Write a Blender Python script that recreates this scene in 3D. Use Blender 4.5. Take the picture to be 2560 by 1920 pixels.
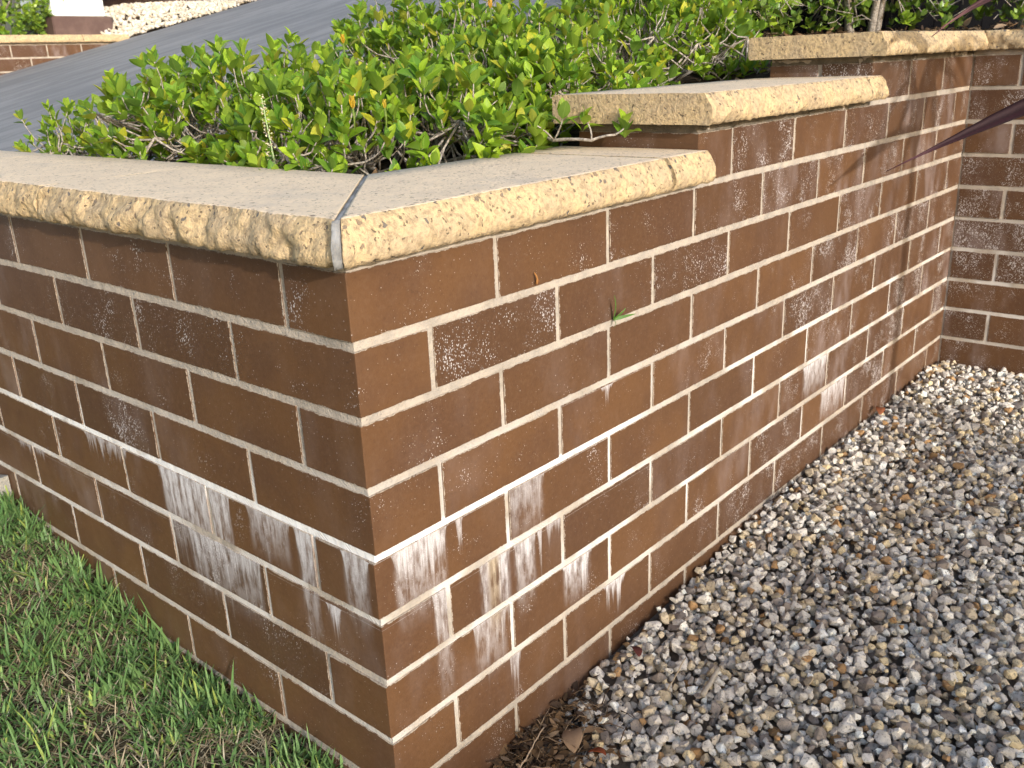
import bpy, bmesh, math, random
import numpy as np
from mathutils import Vector, Matrix, Euler, noise

random.seed(11)
RNG = np.random.default_rng(7)
S = bpy.context.scene
COL = S.collection
for o in list(bpy.data.objects):
    bpy.data.objects.remove(o)

# ------------------------------------------------------------------ camera, sky, sun, exposure
CAM = np.array((-0.60313, -0.75296, 0.19499))
YAW, PITCH, ROLL, FPX = 0.850423, 0.333561, -0.041157, 2310.42
_cy, _sy = math.cos(YAW), math.sin(YAW)
FWD = np.array((_sy * math.cos(PITCH), _cy * math.cos(PITCH), -math.sin(PITCH)))
_r = np.array((_cy, -_sy, 0.0))
_u = np.cross(_r, FWD)
RIGHT = math.cos(ROLL) * _r + math.sin(ROLL) * _u
UP = -math.sin(ROLL) * _r + math.cos(ROLL) * _u
cd = bpy.data.cameras.new("camera")
cam = bpy.data.objects.new("camera", cd)
COL.objects.link(cam)
m = Matrix.Identity(4)
for i in range(3):
    m[i][0], m[i][1], m[i][2], m[i][3] = RIGHT[i], UP[i], -FWD[i], CAM[i]
cam.matrix_world = m
cd.sensor_width = 36.0
cd.lens = FPX / 2560 * 36.0
cd.clip_start, cd.clip_end = 0.02, 800
cd.dof.use_dof = True
cd.dof.focus_distance = 1.25
cd.dof.aperture_fstop = 16.0
S.camera = cam

SUN_EL, SUN_AZ = math.radians(17), math.radians(-20)      # azimuth from -Y towards +X
w = bpy.data.worlds.new("World")
S.world = w
w.use_nodes = True
wn = w.node_tree
bg = wn.nodes["Background"]
sky = wn.nodes.new("ShaderNodeTexSky")
sky.sky_type = 'NISHITA'
sky.sun_disc = False
sky.sun_elevation = SUN_EL
sky.sun_rotation = math.pi - SUN_AZ
sky.air_density, sky.dust_density, sky.ozone_density = 1.0, 2.2, 1.0
wn.links.new(sky.outputs[0], bg.inputs[0])
bg.inputs[1].default_value = 0.15
sl = bpy.data.lights.new("sun", 'SUN')
sl.energy, sl.angle, sl.color = 2.0, math.radians(1.5), (1.0, 0.98, 0.95)
sun = bpy.data.objects.new("sun", sl)
COL.objects.link(sun)
sdir = Vector((math.sin(SUN_AZ) * math.cos(SUN_EL), -math.cos(SUN_AZ) * math.cos(SUN_EL), math.sin(SUN_EL)))
sun.rotation_euler = sdir.to_track_quat('Z', 'Y').to_euler()
sun.location = sdir * 20
S.view_settings.view_transform = 'Standard'
S.view_settings.look = 'None'
S.view_settings.gamma = 1.0
S.view_settings.use_curve_mapping = False
S.view_settings.exposure = 1.12
S.render.engine = 'CYCLES'
S.cycles.max_bounces = 4
S.cycles.diffuse_bounces = 3
S.cycles.glossy_bounces = 2
S.cycles.caustics_reflective = False
S.cycles.caustics_refractive = False
S.cycles.transparent_max_bounces = 8


# ------------------------------------------------------------------ node helpers
class T:
    def __init__(s, name, rough=0.6):
        s.mat = bpy.data.materials.new(name)
        s.mat.use_nodes = True
        s.nt = s.mat.node_tree
        s.bsdf = s.nt.nodes["Principled BSDF"]
        s.out = s.nt.nodes["Material Output"]
        s.bsdf.inputs["Roughness"].default_value = rough

    def put(s, sock, v):
        if isinstance(v, bpy.types.NodeSocket):
            s.nt.links.new(v, sock)
        elif v is not None:
            if isinstance(v, (tuple, list)) and len(v) == 3 and len(getattr(sock, "default_value", (0, 0, 0))) == 4:
                v = (*v, 1.0)
            sock.default_value = v

    def node(s, t, **kw):
        n = s.nt.nodes.new(t)
        for k, v in kw.items():
            setattr(n, k, v)
        return n

    def math(s, op, a, b=None, c=None, clamp=False):
        n = s.node("ShaderNodeMath", operation=op, use_clamp=clamp)
        for i, v in enumerate((a, b, c)):
            if v is not None:
                s.put(n.inputs[i], v)
        return n.outputs[0]

    def mul(s, a, b): return s.math('MULTIPLY', a, b)
    def add(s, a, b): return s.math('ADD', a, b)
    def sub(s, a, b): return s.math('SUBTRACT', a, b)

    def ramp(s, v, a, b, c=0.0, d=1.0, smooth=True):
        n = s.node("ShaderNodeMapRange", interpolation_type='SMOOTHSTEP' if smooth else 'LINEAR')
        for i, x in enumerate((v, a, b, c, d)):
            s.put(n.inputs[i], x)
        return n.outputs[0]

    def pos(s):
        return s.node("ShaderNodeNewGeometry").outputs["Position"]

    def xyz(s, v):
        n = s.node("ShaderNodeSeparateXYZ")
        s.put(n.inputs[0], v)
        return n.outputs[0], n.outputs[1], n.outputs[2]

    def vec(s, x, y, z):
        n = s.node("ShaderNodeCombineXYZ")
        for i, v in enumerate((x, y, z)):
            s.put(n.inputs[i], v)
        return n.outputs[0]

    def noise(s, v, scale, detail=3.0, rough=0.55, dim='3D', w=None):
        n = s.node("ShaderNodeTexNoise", noise_dimensions=dim)
        if v is not None:
            s.put(n.inputs["Vector"], v)
        if w is not None:
            s.put(n.inputs["W"], w)
        n.inputs["Scale"].default_value = scale
        n.inputs["Detail"].default_value = detail
        n.inputs["Roughness"].default_value = rough
        return n.outputs[0]

    def voro(s, v, scale, feature='F1', rnd=1.0):
        n = s.node("ShaderNodeTexVoronoi", feature=feature)
        s.put(n.inputs["Vector"], v)
        n.inputs["Scale"].default_value = scale
        n.inputs["Randomness"].default_value = rnd
        return n.outputs["Distance"], (n.outputs["Color"] if feature == 'F1' else None)

    def mix(s, f, a, b, blend='MIX'):
        n = s.node("ShaderNodeMix", data_type='RGBA', blend_type=blend)
        s.put(n.inputs[0], f)
        s.put(n.inputs[6], a)
        s.put(n.inputs[7], b)
        return n.outputs[2]

    def bump(s, h, strength=0.3, dist=0.002, normal=None):
        n = s.node("ShaderNodeBump")
        n.inputs["Strength"].default_value = strength
        n.inputs["Distance"].default_value = dist
        s.put(n.inputs["Height"], h)
        if normal is not None:
            s.put(n.inputs["Normal"], normal)
        return n.outputs[0]

    def attr(s, name):
        return s.node("ShaderNodeAttribute", attribute_name=name).outputs["Color"]

    def finish(s, color=None, rough=None, normal=None, spec=None):
        for k, v in (("Base Color", color), ("Roughness", rough), ("Normal", normal), ("Specular IOR Level", spec)):
            if v is not None:
                s.put(s.bsdf.inputs[k], v)
        return s.mat


# ------------------------------------------------------------------ mesh helpers
def empty(name, loc=(0, 0, 0), label=None, cat=None, group=None):
    o = bpy.data.objects.new(name, None)
    o.empty_display_size = 0.05
    COL.objects.link(o)
    o.location = loc
    tag(o, label, cat, group)
    return o


def tag(o, label=None, cat=None, group=None, kind=None):
    for k, v in (("label", label), ("category", cat), ("group", group), ("kind", kind)):
        if v:
            o[k] = v
    return o


def mesh_of(name, verts, faces, mat=None, cols=None, uvs=None, smooth=False):
    me = bpy.data.meshes.new(name)
    me.from_pydata([tuple(v) for v in verts], [], [tuple(f) for f in faces])
    if cols is not None:
        a = me.color_attributes.new("Col", 'FLOAT_COLOR', 'POINT')
        c = np.ones((len(verts), 4), np.float32)
        c[:, :3] = np.asarray(cols)
        a.data.foreach_set("color", c.ravel())
    if uvs is not None:
        l = me.uv_layers.new(name="UVMap")
        idx = np.zeros(len(me.loops), np.int32)
        me.loops.foreach_get("vertex_index", idx)
        l.data.foreach_set("uv", np.asarray(uvs, np.float32)[idx].ravel())
    if mat:
        me.materials.append(mat)
    if smooth:
        me.polygons.foreach_set("use_smooth", np.ones(len(me.polygons), bool))
    me.update()
    return me


def obj(name, me, parent=None, loc=None, rot=None, mw=None):
    o = bpy.data.objects.new(name, me)
    COL.objects.link(o)
    if parent:
        o.parent = parent
    if mw is not None:
        o.matrix_basis = mw
    if loc is not None:
        o.location = loc
    if rot is not None:
        o.rotation_euler = rot
    return o


def bm_mesh(name, bm, mat, smooth=False, recalc=True):
    if recalc:
        bmesh.ops.recalc_face_normals(bm, faces=bm.faces)
    me = bpy.data.meshes.new(name)
    bm.to_mesh(me)
    bm.free()
    me.materials.append(mat)
    if smooth:
        me.polygons.foreach_set("use_smooth", np.ones(len(me.polygons), bool))
    return me


def box_mesh(name, sx, sy, sz, mat, bevel=0.0, seg=2):
    bm = bmesh.new()
    bmesh.ops.create_cube(bm, size=1.0)
    bmesh.ops.scale(bm, vec=(sx, sy, sz), verts=bm.verts)
    if bevel:
        bmesh.ops.bevel(bm, geom=bm.edges[:], offset=bevel, segments=seg, affect='EDGES', profile=0.6)
    return bm_mesh(name, bm, mat, smooth=False)


class Soup:
    """collects verts / faces / colours / uvs and builds one mesh"""
    def __init__(s):
        s.v, s.f, s.c, s.uv, s.n = [], [], [], [], 0

    def add(s, v, f, c=None, uv=None):
        v = np.asarray(v)
        s.v.append(v)
        s.f.extend([tuple(i + s.n for i in q) for q in f])
        if c is not None:
            c = np.asarray(c, float)
            s.c.append(np.broadcast_to(c, (len(v), 3)))
        if uv is not None:
            s.uv.append(np.asarray(uv))
        s.n += len(v)

    def mesh(s, name, mat, smooth=False):
        return mesh_of(name, np.vstack(s.v), s.f, mat, np.vstack(s.c) if s.c else None,
                       np.vstack(s.uv) if s.uv else None, smooth)


def tube(pts, r0, r1, sides=5):
    """tapered tube along points"""
    pts = np.asarray(pts, float)
    n = len(pts)
    V, F = [], []
    for i in range(n):
        t = pts[min(i + 1, n - 1)] - pts[max(i - 1, 0)]
        t = t / (np.linalg.norm(t) + 1e-9)
        a = np.cross(t, (0.31, 0.17, 0.93))
        a /= np.linalg.norm(a) + 1e-9
        b = np.cross(t, a)
        r = r0 + (r1 - r0) * i / (n - 1)
        for k in range(sides):
            th = 2 * math.pi * k / sides
            V.append(pts[i] + r * (math.cos(th) * a + math.sin(th) * b))
    for i in range(n - 1):
        for k in range(sides):
            k2 = (k + 1) % sides
            F.append((i * sides + k, i * sides + k2, (i + 1) * sides + k2, (i + 1) * sides + k))
    F.append(tuple(range(sides))[::-1])
    F.append(tuple((n - 1) * sides + k for k in range(sides)))
    return np.array(V), F


def bez(a, b, c, n=6):
    t = np.linspace(0, 1, n)[:, None]
    return (1 - t) ** 2 * a + 2 * t * (1 - t) * b + t * t * c


def fbm(x, y, z, octv=4):
    return noise.fractal((x, y, z), 0.9, 2.1, octv, noise_basis='PERLIN_ORIGINAL')


def sheet(name, xs, ys, fz, mat, smooth=True):
    V = [(x, y, fz(x, y)) for y in ys for x in xs]
    nx = len(xs)
    F = [(j * nx + i, j * nx + i + 1, (j + 1) * nx + i + 1, (j + 1) * nx + i)
         for j in range(len(ys) - 1) for i in range(nx - 1)]
    return mesh_of(name, V, F, mat, smooth=smooth)


def smooth01(t):
    t = min(1.0, max(0.0, t))
    return t * t * (3 - 2 * t)


# ------------------------------------------------------------------ materials
RUNS = [(-.72, -.58, -.35, .045, .7), (-.485, -.30, -.35, .17, 1), (-.26, -.165, -.35, .085, .7), (-.155, -.115, -.35, .21, .95),
        (-.105, -.075, -.44, .09, .9), (-.062, -.012, -.35, .13, .9), (-.43, -.245, -.43, .13, .8), (-1.02, -.9, -.43, .03, .6),
        (.025, .118, -.35, .13, .85), (.085, .118, -.43, .21, .7), (.136, .148, -.35, .09, .7), (.236, .315, -.35, .11, .5),
        (.172, .237, -.43, .16, .8), (.243, .292, -.43, .14, .9), (.296, .306, -.43, .12, .7), (.31, .355, -.43, .045, .6),
        (.155, .225, -.52, .11, .6), (.352, .425, -.52, .09, .95), (.357, .378, -.52, .10, 1), (.457, .52, -.605, .07, 1),
        (.225, .25, -.60, .14, .65), (1.185, 1.31, -.43, .10, 1), (1.29, 1.43, -.515, .10, .9), (.455, .485, -.265, .04, .7)]


def brick_material(name, runs):
    t = T(name, 0.42)
    P = t.pos()
    x, y, z = t.xyz(P)
    s = t.sub(x, y)                                   # distance along the unfolded wall
    rnd = t.node("ShaderNodeObjectInfo").outputs["Random"]
    r2 = t.math('FRACT', t.mul(rnd, 7.31))
    r3 = t.math('FRACT', t.mul(rnd, 23.7))
    q = t.vec(s, z, t.mul(rnd, 9.0))
    base = t.mix(r2, (0.120, 0.059, 0.026), (0.078, 0.040, 0.021))
    cl = t.noise(q, 9.0, 3)
    base = t.mix(t.ramp(cl, 0.35, 0.7, 0, 0.6), base, (0.074, 0.036, 0.0195))
    mo = t.noise(q, 150.0, 2, 0.7)
    base = t.mix(t.ramp(mo, 0.45, 0.72, 0, 0.22), base, (0.150, 0.085, 0.05))
    base = t.mix(t.ramp(mo, 0.42, 0.28, 0, 0.25), base, (0.052, 0.026, 0.015))
    # pale film
    film = t.ramp(t.noise(t.vec(t.mul(s, 1.35), t.mul(z, 0.55), t.mul(rnd, 31.0)), 9.0, 4, 0.62), 0.46, 0.80, 0.0, 0.22)
    film = t.mul(t.mul(film, t.ramp(r3, 0.1, 0.9, 0.25, 1.15)), t.ramp(t.math('ABSOLUTE', s), 0.3, 1.6, 0.5, 1.9))
    # crystals: small specks gathered in patches
    patch = t.noise(t.vec(s, t.mul(z, 0.8), t.mul(rnd, 57.0)), 15.0, 3, 0.6)
    far = t.ramp(s, 0.45, 1.9, 0.0, 0.12)
    patch = t.add(patch, t.add(far, t.ramp(r2, 0.55, 1.0, -0.03, 0.085)))
    fine = t.noise(t.vec(t.mul(s, 1.0), t.mul(z, 0.5), rnd), 230.0, 2, 0.7)
    d1, _ = t.voro(t.vec(s, t.mul(z, 0.75), rnd), 380.0)
    thr = t.ramp(patch, 0.47, 0.80, 0.04, 0.56, smooth=False)
    sp = t.ramp(t.sub(thr, d1), 0.0, 0.10)
    sp = t.mul(sp, t.ramp(fine, 0.40, 0.58))
    d2, c2 = t.voro(q, 210.0)
    few = t.mul(t.ramp(t.sub(t.mul(t.xyz(c2)[1], 0.20), d2), 0.0, 0.05), t.math('GREATER_THAN', t.xyz(c2)[0], 0.55))
    sp = t.math('MAXIMUM', sp, t.mul(few, 0.5))
    # runs of salt below certain bed joints
    run = veil = None
    if runs:
        n1 = t.noise(None, 85.0, 3.0, 0.65, '1D', s)
        n2 = t.noise(None, 210.0, 2.0, 0.6, '1D', s)
        n3 = t.noise(None, 33.0, 1.0, 0.5, '1D', s)
        wob = t.noise(t.vec(t.mul(s, 420.0), t.mul(z, 60.0), 0.0), 1.0, 3, 0.7)
        grain = t.noise(P, 700.0, 2, 0.6)
        lenf = t.math('POWER', t.ramp(n1, 0.26, 0.66, 0.12, 1.05, smooth=False), 1.5)
        cloud = t.noise(t.vec(t.mul(s, 1.0), t.mul(z, 0.35), 4.0), 75.0, 4, 0.65)
        body = t.mul(t.ramp(n2, 0.25, 0.60, 0.62, 1.0), t.ramp(wob, 0.25, 0.62, 0.7, 1.0))
        body = t.mul(t.mul(body, t.ramp(cloud, 0.32, 0.58, 0.35, 1.0)), t.ramp(grain, 0.3, 0.6, 0.72, 1.0))
        for s0, s1, z0, ln, wt in RUNS:
            f = min(0.012, (s1 - s0) * 0.4)
            win = t.mul(t.ramp(s, s0 - .002, s0 + f), t.ramp(s, s1 + .002, s1 - f))
            d = t.math('DIVIDE', t.sub(z0, z), t.math('MAXIMUM', t.mul(t.mul(lenf, win), ln), 0.0005))
            v = t.mul(t.ramp(d, 1.0, 0.12), t.mul(t.math('GREATER_THAN', d, -0.02), wt))
            run = v if run is None else t.math('MAXIMUM', run, v)
            if ln > 0.08 and s1 - s0 > 0.03:          # thin veil between the runs
                dv = t.mul(t.sub(z0, z), 1.0 / ln)
                hv = t.mul(t.mul(t.ramp(dv, 0.95, 0.25), t.math('GREATER_THAN', dv, 0.0)), t.mul(win, wt * 0.55))
                veil = hv if veil is None else t.math('MAXIMUM', veil, hv)
        run = t.math('MAXIMUM', t.mul(run, body), t.mul(veil, t.ramp(cloud, 0.36, 0.60, 0.1, 0.85)))
        yel = t.mul(t.mul(t.ramp(s, .184, .198), t.ramp(s, .218, .206)), t.ramp(z, -.57, -.50))
    col = t.mix(film, base, (0.36, 0.30, 0.29))
    if runs:
        col = t.mix(t.mul(run, 0.92), col, t.mix(t.mul(yel, 0.7), (0.67, 0.655, 0.66), (0.50, 0.38, 0.19)))
    col = t.mix(t.mul(sp, 0.7), col, (0.58, 0.55, 0.54))
    # mortar smeared unevenly over the arrises
    gn = t.node("ShaderNodeTexCoord").outputs["Generated"]
    gx, gy, gzz = (t.mul(t.math('ABSOLUTE', t.sub(k, 0.5)), 2.0) for k in t.xyz(gn))
    sn = t.sub(t.noise(t.vec(t.mul(s, 0.6), z, rnd), 95.0, 3, 0.75), 0.5)
    mz = t.ramp(t.add(gzz, t.mul(sn, 0.18)), 0.974, 0.990)
    mx = t.mul(t.ramp(t.add(gx, t.mul(sn, 0.07)), 0.989, 0.996), t.mul(t.math('GREATER_THAN', gy, 0.985), t.ramp(t.math('ABSOLUTE', s), 0.004, 0.012)))
    for kx, kz in ((0.72, 0.0), (1.44, 0.086)):      # free corners of the upper steps stay clean
        mx = t.mul(mx, t.math('MAXIMUM', t.math('LESS_THAN', z, kz), t.ramp(t.math('ABSOLUTE', t.sub(x, kx)), 0.004, 0.012)))
    sm = t.math('MAXIMUM', mz, mx)
    col = t.mix(t.mul(sm, 0.85), col, t.mix(t.ramp(fine, 0.4, 0.65), (0.365, 0.31, 0.25), (0.25, 0.21, 0.165)))
    rough = t.add(t.ramp(cl, 0.3, 0.7, 0.36, 0.5), t.mul(t.math('MAXIMUM', sp, run) if runs else sp, 0.35))
    h = t.add(t.mul(t.noise(q, 420.0, 2), 0.4), t.mul(t.noise(q, 35.0, 2), 0.8))
    return t.finish(col, rough, t.bump(h, 0.25, 0.0012), 0.28)


def mortar_material(name, a, b, white=True):
    t = T(name, 0.9)
    P = t.pos()
    x, y, z = t.xyz(P)
    n = t.noise(P, 28.0, 4)
    col = t.mix(t.ramp(n, 0.35, 0.68), a, b)
    g = t.noise(P, 330.0, 2)
    col = t.mix(t.ramp(g, 0.55, 0.75, 0, 0.35), col, (0.30, 0.25, 0.19))
    h = t.add(g, t.mul(t.noise(P, 90.0, 4), 1.5))
    if white:
        s = t.sub(x, y)
        band = t.mul(t.ramp(z, -0.66, -0.55), t.ramp(z, -0.22, -0.32))
        crust = t.mul(t.ramp(t.noise(P, 7.0, 3), 0.42, 0.56), band)
        rope = t.math('SINE', t.mul(t.add(t.mul(t.add(s, 0.0), 1.0), t.mul(z, 1.3)), 900.0))
        col = t.mix(t.mul(crust, 0.8), col, (0.60, 0.565, 0.525))
        line = t.mul(t.ramp(t.math('ABSOLUTE', t.add(z, t.sub(0.344, t.mul(t.sub(t.noise(P, 60.0, 2), 0.5), 0.006)))), 0.009, 0.004), t.mul(t.ramp(s, -1.35, -0.75), t.ramp(s, 0.75, 0.30)))
        crust = t.math('MAXIMUM', crust, t.mul(line, 1.2), None, True)
        line = t.mul(line, t.ramp(t.noise(P, 17.0, 3), 0.32, 0.52, 0.3, 1.0))
        col = t.mix(t.mul(line, 0.9), col, (0.76, 0.745, 0.725))
        grime = t.mul(t.ramp(t.noise(P, 15.0, 6, 0.75), 0.52, 0.66), t.ramp(crust, 0.5, 0.0, 0, 0.6))
        col = t.mix(grime, col, (0.22, 0.19, 0.15))
        h = t.add(h, t.mul(t.mul(t.mul(crust, t.ramp(t.noise(P, 26.0, 2), 0.5, 0.62)), rope), 0.45))
    return t.finish(col, None, t.bump(h, 0.7, 0.002), 0.2)


def cap_material():
    t = T("sandstone_coping", 0.88)
    P = t.pos()
    g = t.node("ShaderNodeNewGeometry")
    nz = t.xyz(g.outputs["True Normal"])[2]
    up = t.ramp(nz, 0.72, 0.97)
    n = t.noise(P, 22.0, 5, 0.6)
    n2 = t.noise(P, 140.0, 4, 0.65)
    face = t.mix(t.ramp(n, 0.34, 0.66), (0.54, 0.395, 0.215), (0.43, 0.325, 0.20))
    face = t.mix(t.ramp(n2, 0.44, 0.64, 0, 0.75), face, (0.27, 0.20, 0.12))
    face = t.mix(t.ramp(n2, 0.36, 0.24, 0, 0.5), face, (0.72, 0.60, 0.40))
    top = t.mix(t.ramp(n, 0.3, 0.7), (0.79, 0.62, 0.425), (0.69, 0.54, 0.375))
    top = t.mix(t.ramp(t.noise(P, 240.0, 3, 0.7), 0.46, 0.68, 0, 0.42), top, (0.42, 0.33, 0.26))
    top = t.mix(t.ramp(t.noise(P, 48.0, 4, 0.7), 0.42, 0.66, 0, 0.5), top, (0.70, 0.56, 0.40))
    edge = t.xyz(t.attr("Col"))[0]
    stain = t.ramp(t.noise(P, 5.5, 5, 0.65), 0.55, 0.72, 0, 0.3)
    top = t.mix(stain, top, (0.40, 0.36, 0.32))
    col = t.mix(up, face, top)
    wv = t.node("ShaderNodeVectorMath", operation='ADD')
    t.put(wv.inputs[0], P)
    nn = t.node("ShaderNodeTexNoise")
    nn.inputs["Scale"].default_value = 120.0
    t.put(nn.inputs["Vector"], P)
    sc = t.node("ShaderNodeVectorMath", operation='SCALE')
    t.put(sc.inputs[0], nn.outputs["Color"])
    sc.inputs[3].default_value = 0.012
    t.put(wv.inputs[1], sc.outputs[0])
    Q = wv.outputs[0]
    d, c = t.voro(Q, 105.0)
    cr, cg, cb = t.xyz(c)
    lim = t.ramp(edge, 0.0, 1.0, 0.955, 0.62, smooth=False)
    chip = t.mul(t.ramp(d, 0.36, 0.29), t.math('GREATER_THAN', cr, lim))
    chip = t.mul(chip, t.ramp(up, 0, 1, 1.0, 0.75))
    d3, c3 = t.voro(Q, 190.0)
    pit = t.mul(t.ramp(d3, 0.36, 0.26), t.math('GREATER_THAN', t.xyz(c3)[0], t.ramp(up, 0, 1, 0.86, 0.78)))
    col = t.mix(t.mul(pit, 0.75), col, (0.10, 0.075, 0.05))
    col = t.mix(t.mul(chip, 0.9), col, t.mix(cg, (0.10, 0.10, 0.10), (0.22, 0.155, 0.10)))
    h = t.sub(t.add(t.mul(n2, 1.3), t.mul(t.noise(P, 420.0, 3), 0.6)), t.mul(t.add(pit, chip), 0.9))
    h = t.add(h, t.mul(t.mul(t.noise(P, 55.0, 4, 0.6), 1.3), t.sub(1.0, up)))
    return t.finish(col, None, t.bump(h, 0.75, 0.0028), 0.25)


def leaf_material(name, gloss=0.38, trans=0.35):
    t = T(name, gloss)
    c = t.attr("Col")
    uv = t.node("ShaderNodeUVMap").outputs[0]
    u, v, _ = t.xyz(uv)
    au = t.math('ABSOLUTE', t.sub(u, 0.5))
    mid = t.ramp(au, 0.055, 0.02)
    vein = t.math('SINE', t.mul(t.sub(v, t.mul(au, 0.55)), 58.0))
    veinm = t.mul(t.ramp(vein, 0.80, 1.0), t.ramp(au, 0.5, 0.1))
    ln = t.math('MAXIMUM', mid, t.mul(veinm, 0.55))
    pale = t.mix(0.5, c, (0.42, 0.52, 0.12))
    col = t.mix(t.mul(ln, 0.6), c, pale)
    geo = t.node("ShaderNodeNewGeometry")
    back = t.mix(0.35, col, (0.20, 0.26, 0.09))
    col = t.mix(geo.outputs["Backfacing"], col, back)
    t.put(t.bsdf.inputs["Base Color"], col)
    t.put(t.bsdf.inputs["Normal"], t.bump(t.sub(1.0, ln), 0.5, 0.0006))
    t.bsdf.inputs["Specular IOR Level"].default_value = 0.35
    tr = t.node("ShaderNodeBsdfTranslucent")
    t.put(tr.inputs[0], t.mix(1.0, col, (1.0, 1.0, 0.45), 'MULTIPLY'))
    mx = t.node("ShaderNodeMixShader")
    mx.inputs[0].default_value = trans
    t.nt.links.new(t.bsdf.outputs[0], mx.inputs[1])
    t.nt.links.new(tr.outputs[0], mx.inputs[2])
    t.nt.links.new(mx.outputs[0], t.out.inputs[0])
    return t.mat


def bark_material():
    t = T("grey_bark", 0.85)
    P = t.pos()
    n = t.noise(P, 160.0, 4, 0.7)
    col = t.mix(t.ramp(n, 0.35, 0.65), (0.40, 0.36, 0.31), (0.17, 0.14, 0.115))
    return t.finish(col, None, t.bump(n, 0.6, 0.002), 0.2)


def stone_material(name, lichen=0.6):
    t = T(name, 0.8)
    tc = t.node("ShaderNodeTexCoord").outputs["Object"]
    c = t.attr("Col")
    P = t.pos()
    n = t.noise(P, 240.0, 4, 0.78)
    n2 = t.noise(P, 90.0, 3)
    col = t.mix(t.ramp(n2, 0.35, 0.68, 0, 0.4), c, t.mix(1.0, c, (0.55, 0.50, 0.44), 'MULTIPLY'))
    col = t.mix(t.ramp(n, 0.53, 0.64, 0, lichen), col, (0.07, 0.065, 0.06))
    return t.finish(col, None, t.bump(t.add(n, n2), 0.6, 0.0018), 0.3)


def soil_material():
    t = T("dark_soil", 0.95)
    P = t.pos()
    n = t.noise(P, 40.0, 6, 0.7)
    col = t.mix(t.ramp(n, 0.35, 0.68), (0.030, 0.022, 0.017), (0.085, 0.06, 0.042))
    return t.finish(col, None, t.bump(n, 1.0, 0.012), 0.1)


def vcol_material(name, rough=0.7, trans=0.0, spec=0.3):
    t = T(name, rough)
    c = t.attr("Col")
    n = t.noise(t.pos(), 220.0, 2)
    col = t.mix(t.ramp(n, 0.4, 0.7, 0, 0.25), c, t.mix(1.0, c, (0.5, 0.5, 0.5), 'MULTIPLY'))
    t.finish(col, None, None, spec)
    if trans:
        tr = t.node("ShaderNodeBsdfTranslucent")
        t.put(tr.inputs[0], col)
        mx = t.node("ShaderNodeMixShader")
        mx.inputs[0].default_value = trans
        t.nt.links.new(t.bsdf.outputs[0], mx.inputs[1])
        t.nt.links.new(tr.outputs[0], mx.inputs[2])
        t.nt.links.new(mx.outputs[0], t.out.inputs[0])
    return t.mat


def noisy(name, a, b, scale, rough=0.85, bump=0.4, dist=0.003, stretch=None):
    t = T(name, rough)
    P = t.pos()
    if stretch:
        x, y, z = t.xyz(P)
        P = t.vec(t.mul(x, stretch[0]), t.mul(y, stretch[1]), t.mul(z, stretch[2]))
    n = t.noise(P, scale, 5, 0.62)
    f = t.noise(P, scale * 14, 3, 0.6)
    col = t.mix(t.ramp(n, 0.33, 0.68), a, b)
    col = t.mix(t.ramp(f, 0.5, 0.75, 0, 0.3), col, tuple(k * 0.55 for k in a))
    return t.finish(col, None, t.bump(t.add(n, f), bump, dist), 0.25)


M_BRICK = brick_material("brown_brick", False)
M_BRICK_RUN = brick_material("salt_streaked_brick", True)
M_MORTAR = mortar_material("cream_mortar", (0.41, 0.35, 0.285), (0.315, 0.275, 0.23))
M_JOINT = mortar_material("grey_mortar", (0.28, 0.28, 0.278), (0.15, 0.147, 0.14), False)
M_CAP = cap_material()
M_LEAF = leaf_material("gardenia_leaf", 0.42, 0.46)
M_HEDGE = leaf_material("hedge_leaf", 0.3, 0.25)
M_BARK = bark_material()
M_STONE = stone_material("gravel_stone", 0.75)
M_PEBBLE = stone_material("cream_pebble", 0.25)
M_SOIL = soil_material()
M_GRASS = vcol_material("grass_blade", 0.5, 0.3)
M_LITTER = vcol_material("dry_litter", 0.85, 0.1, 0.15)
M_STRAP = vcol_material("purple_strap_leaf", 0.6, 0.0, 0.12)


def drive_z(x):
    return 0.238 + 0.24 * (min(max(x, -3.6), 14.0) - 2.035)


# ------------------------------------------------------------------ the setting
def ground_z(x, y):
    lo = -0.98
    hi = drive_z(x) - 0.10
    return lo + (hi - lo) * smooth01((y - 1.35) / 0.75)


def spread(a, b, dense_a, dense_b, step, far):
    v = list(np.arange(dense_a, dense_b + 1e-6, step))
    lo, hi, k = [], [], 1.6
    d = step * 2
    p = dense_a
    while p > a:
        p -= d
        d *= k
        lo.append(max(p, a))
    d = step * 2
    p = dense_b
    while p < b:
        p += d
        d *= k
        hi.append(min(p, b))
    return lo[::-1] + v + hi


m_ground = noisy("dry_earth", (0.13, 0.10, 0.07), (0.10, 0.11, 0.05), 3.0, 0.95, 0.8, 0.02)
o = obj("ground", sheet("ground", spread(-300, 300, -5, 15, 0.5, 1), spread(-300, 300, -6, 9, 0.25, 1), ground_z, m_ground))
tag(o, "earth sloping up behind the planter and far off", "ground", kind="structure")


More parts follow.
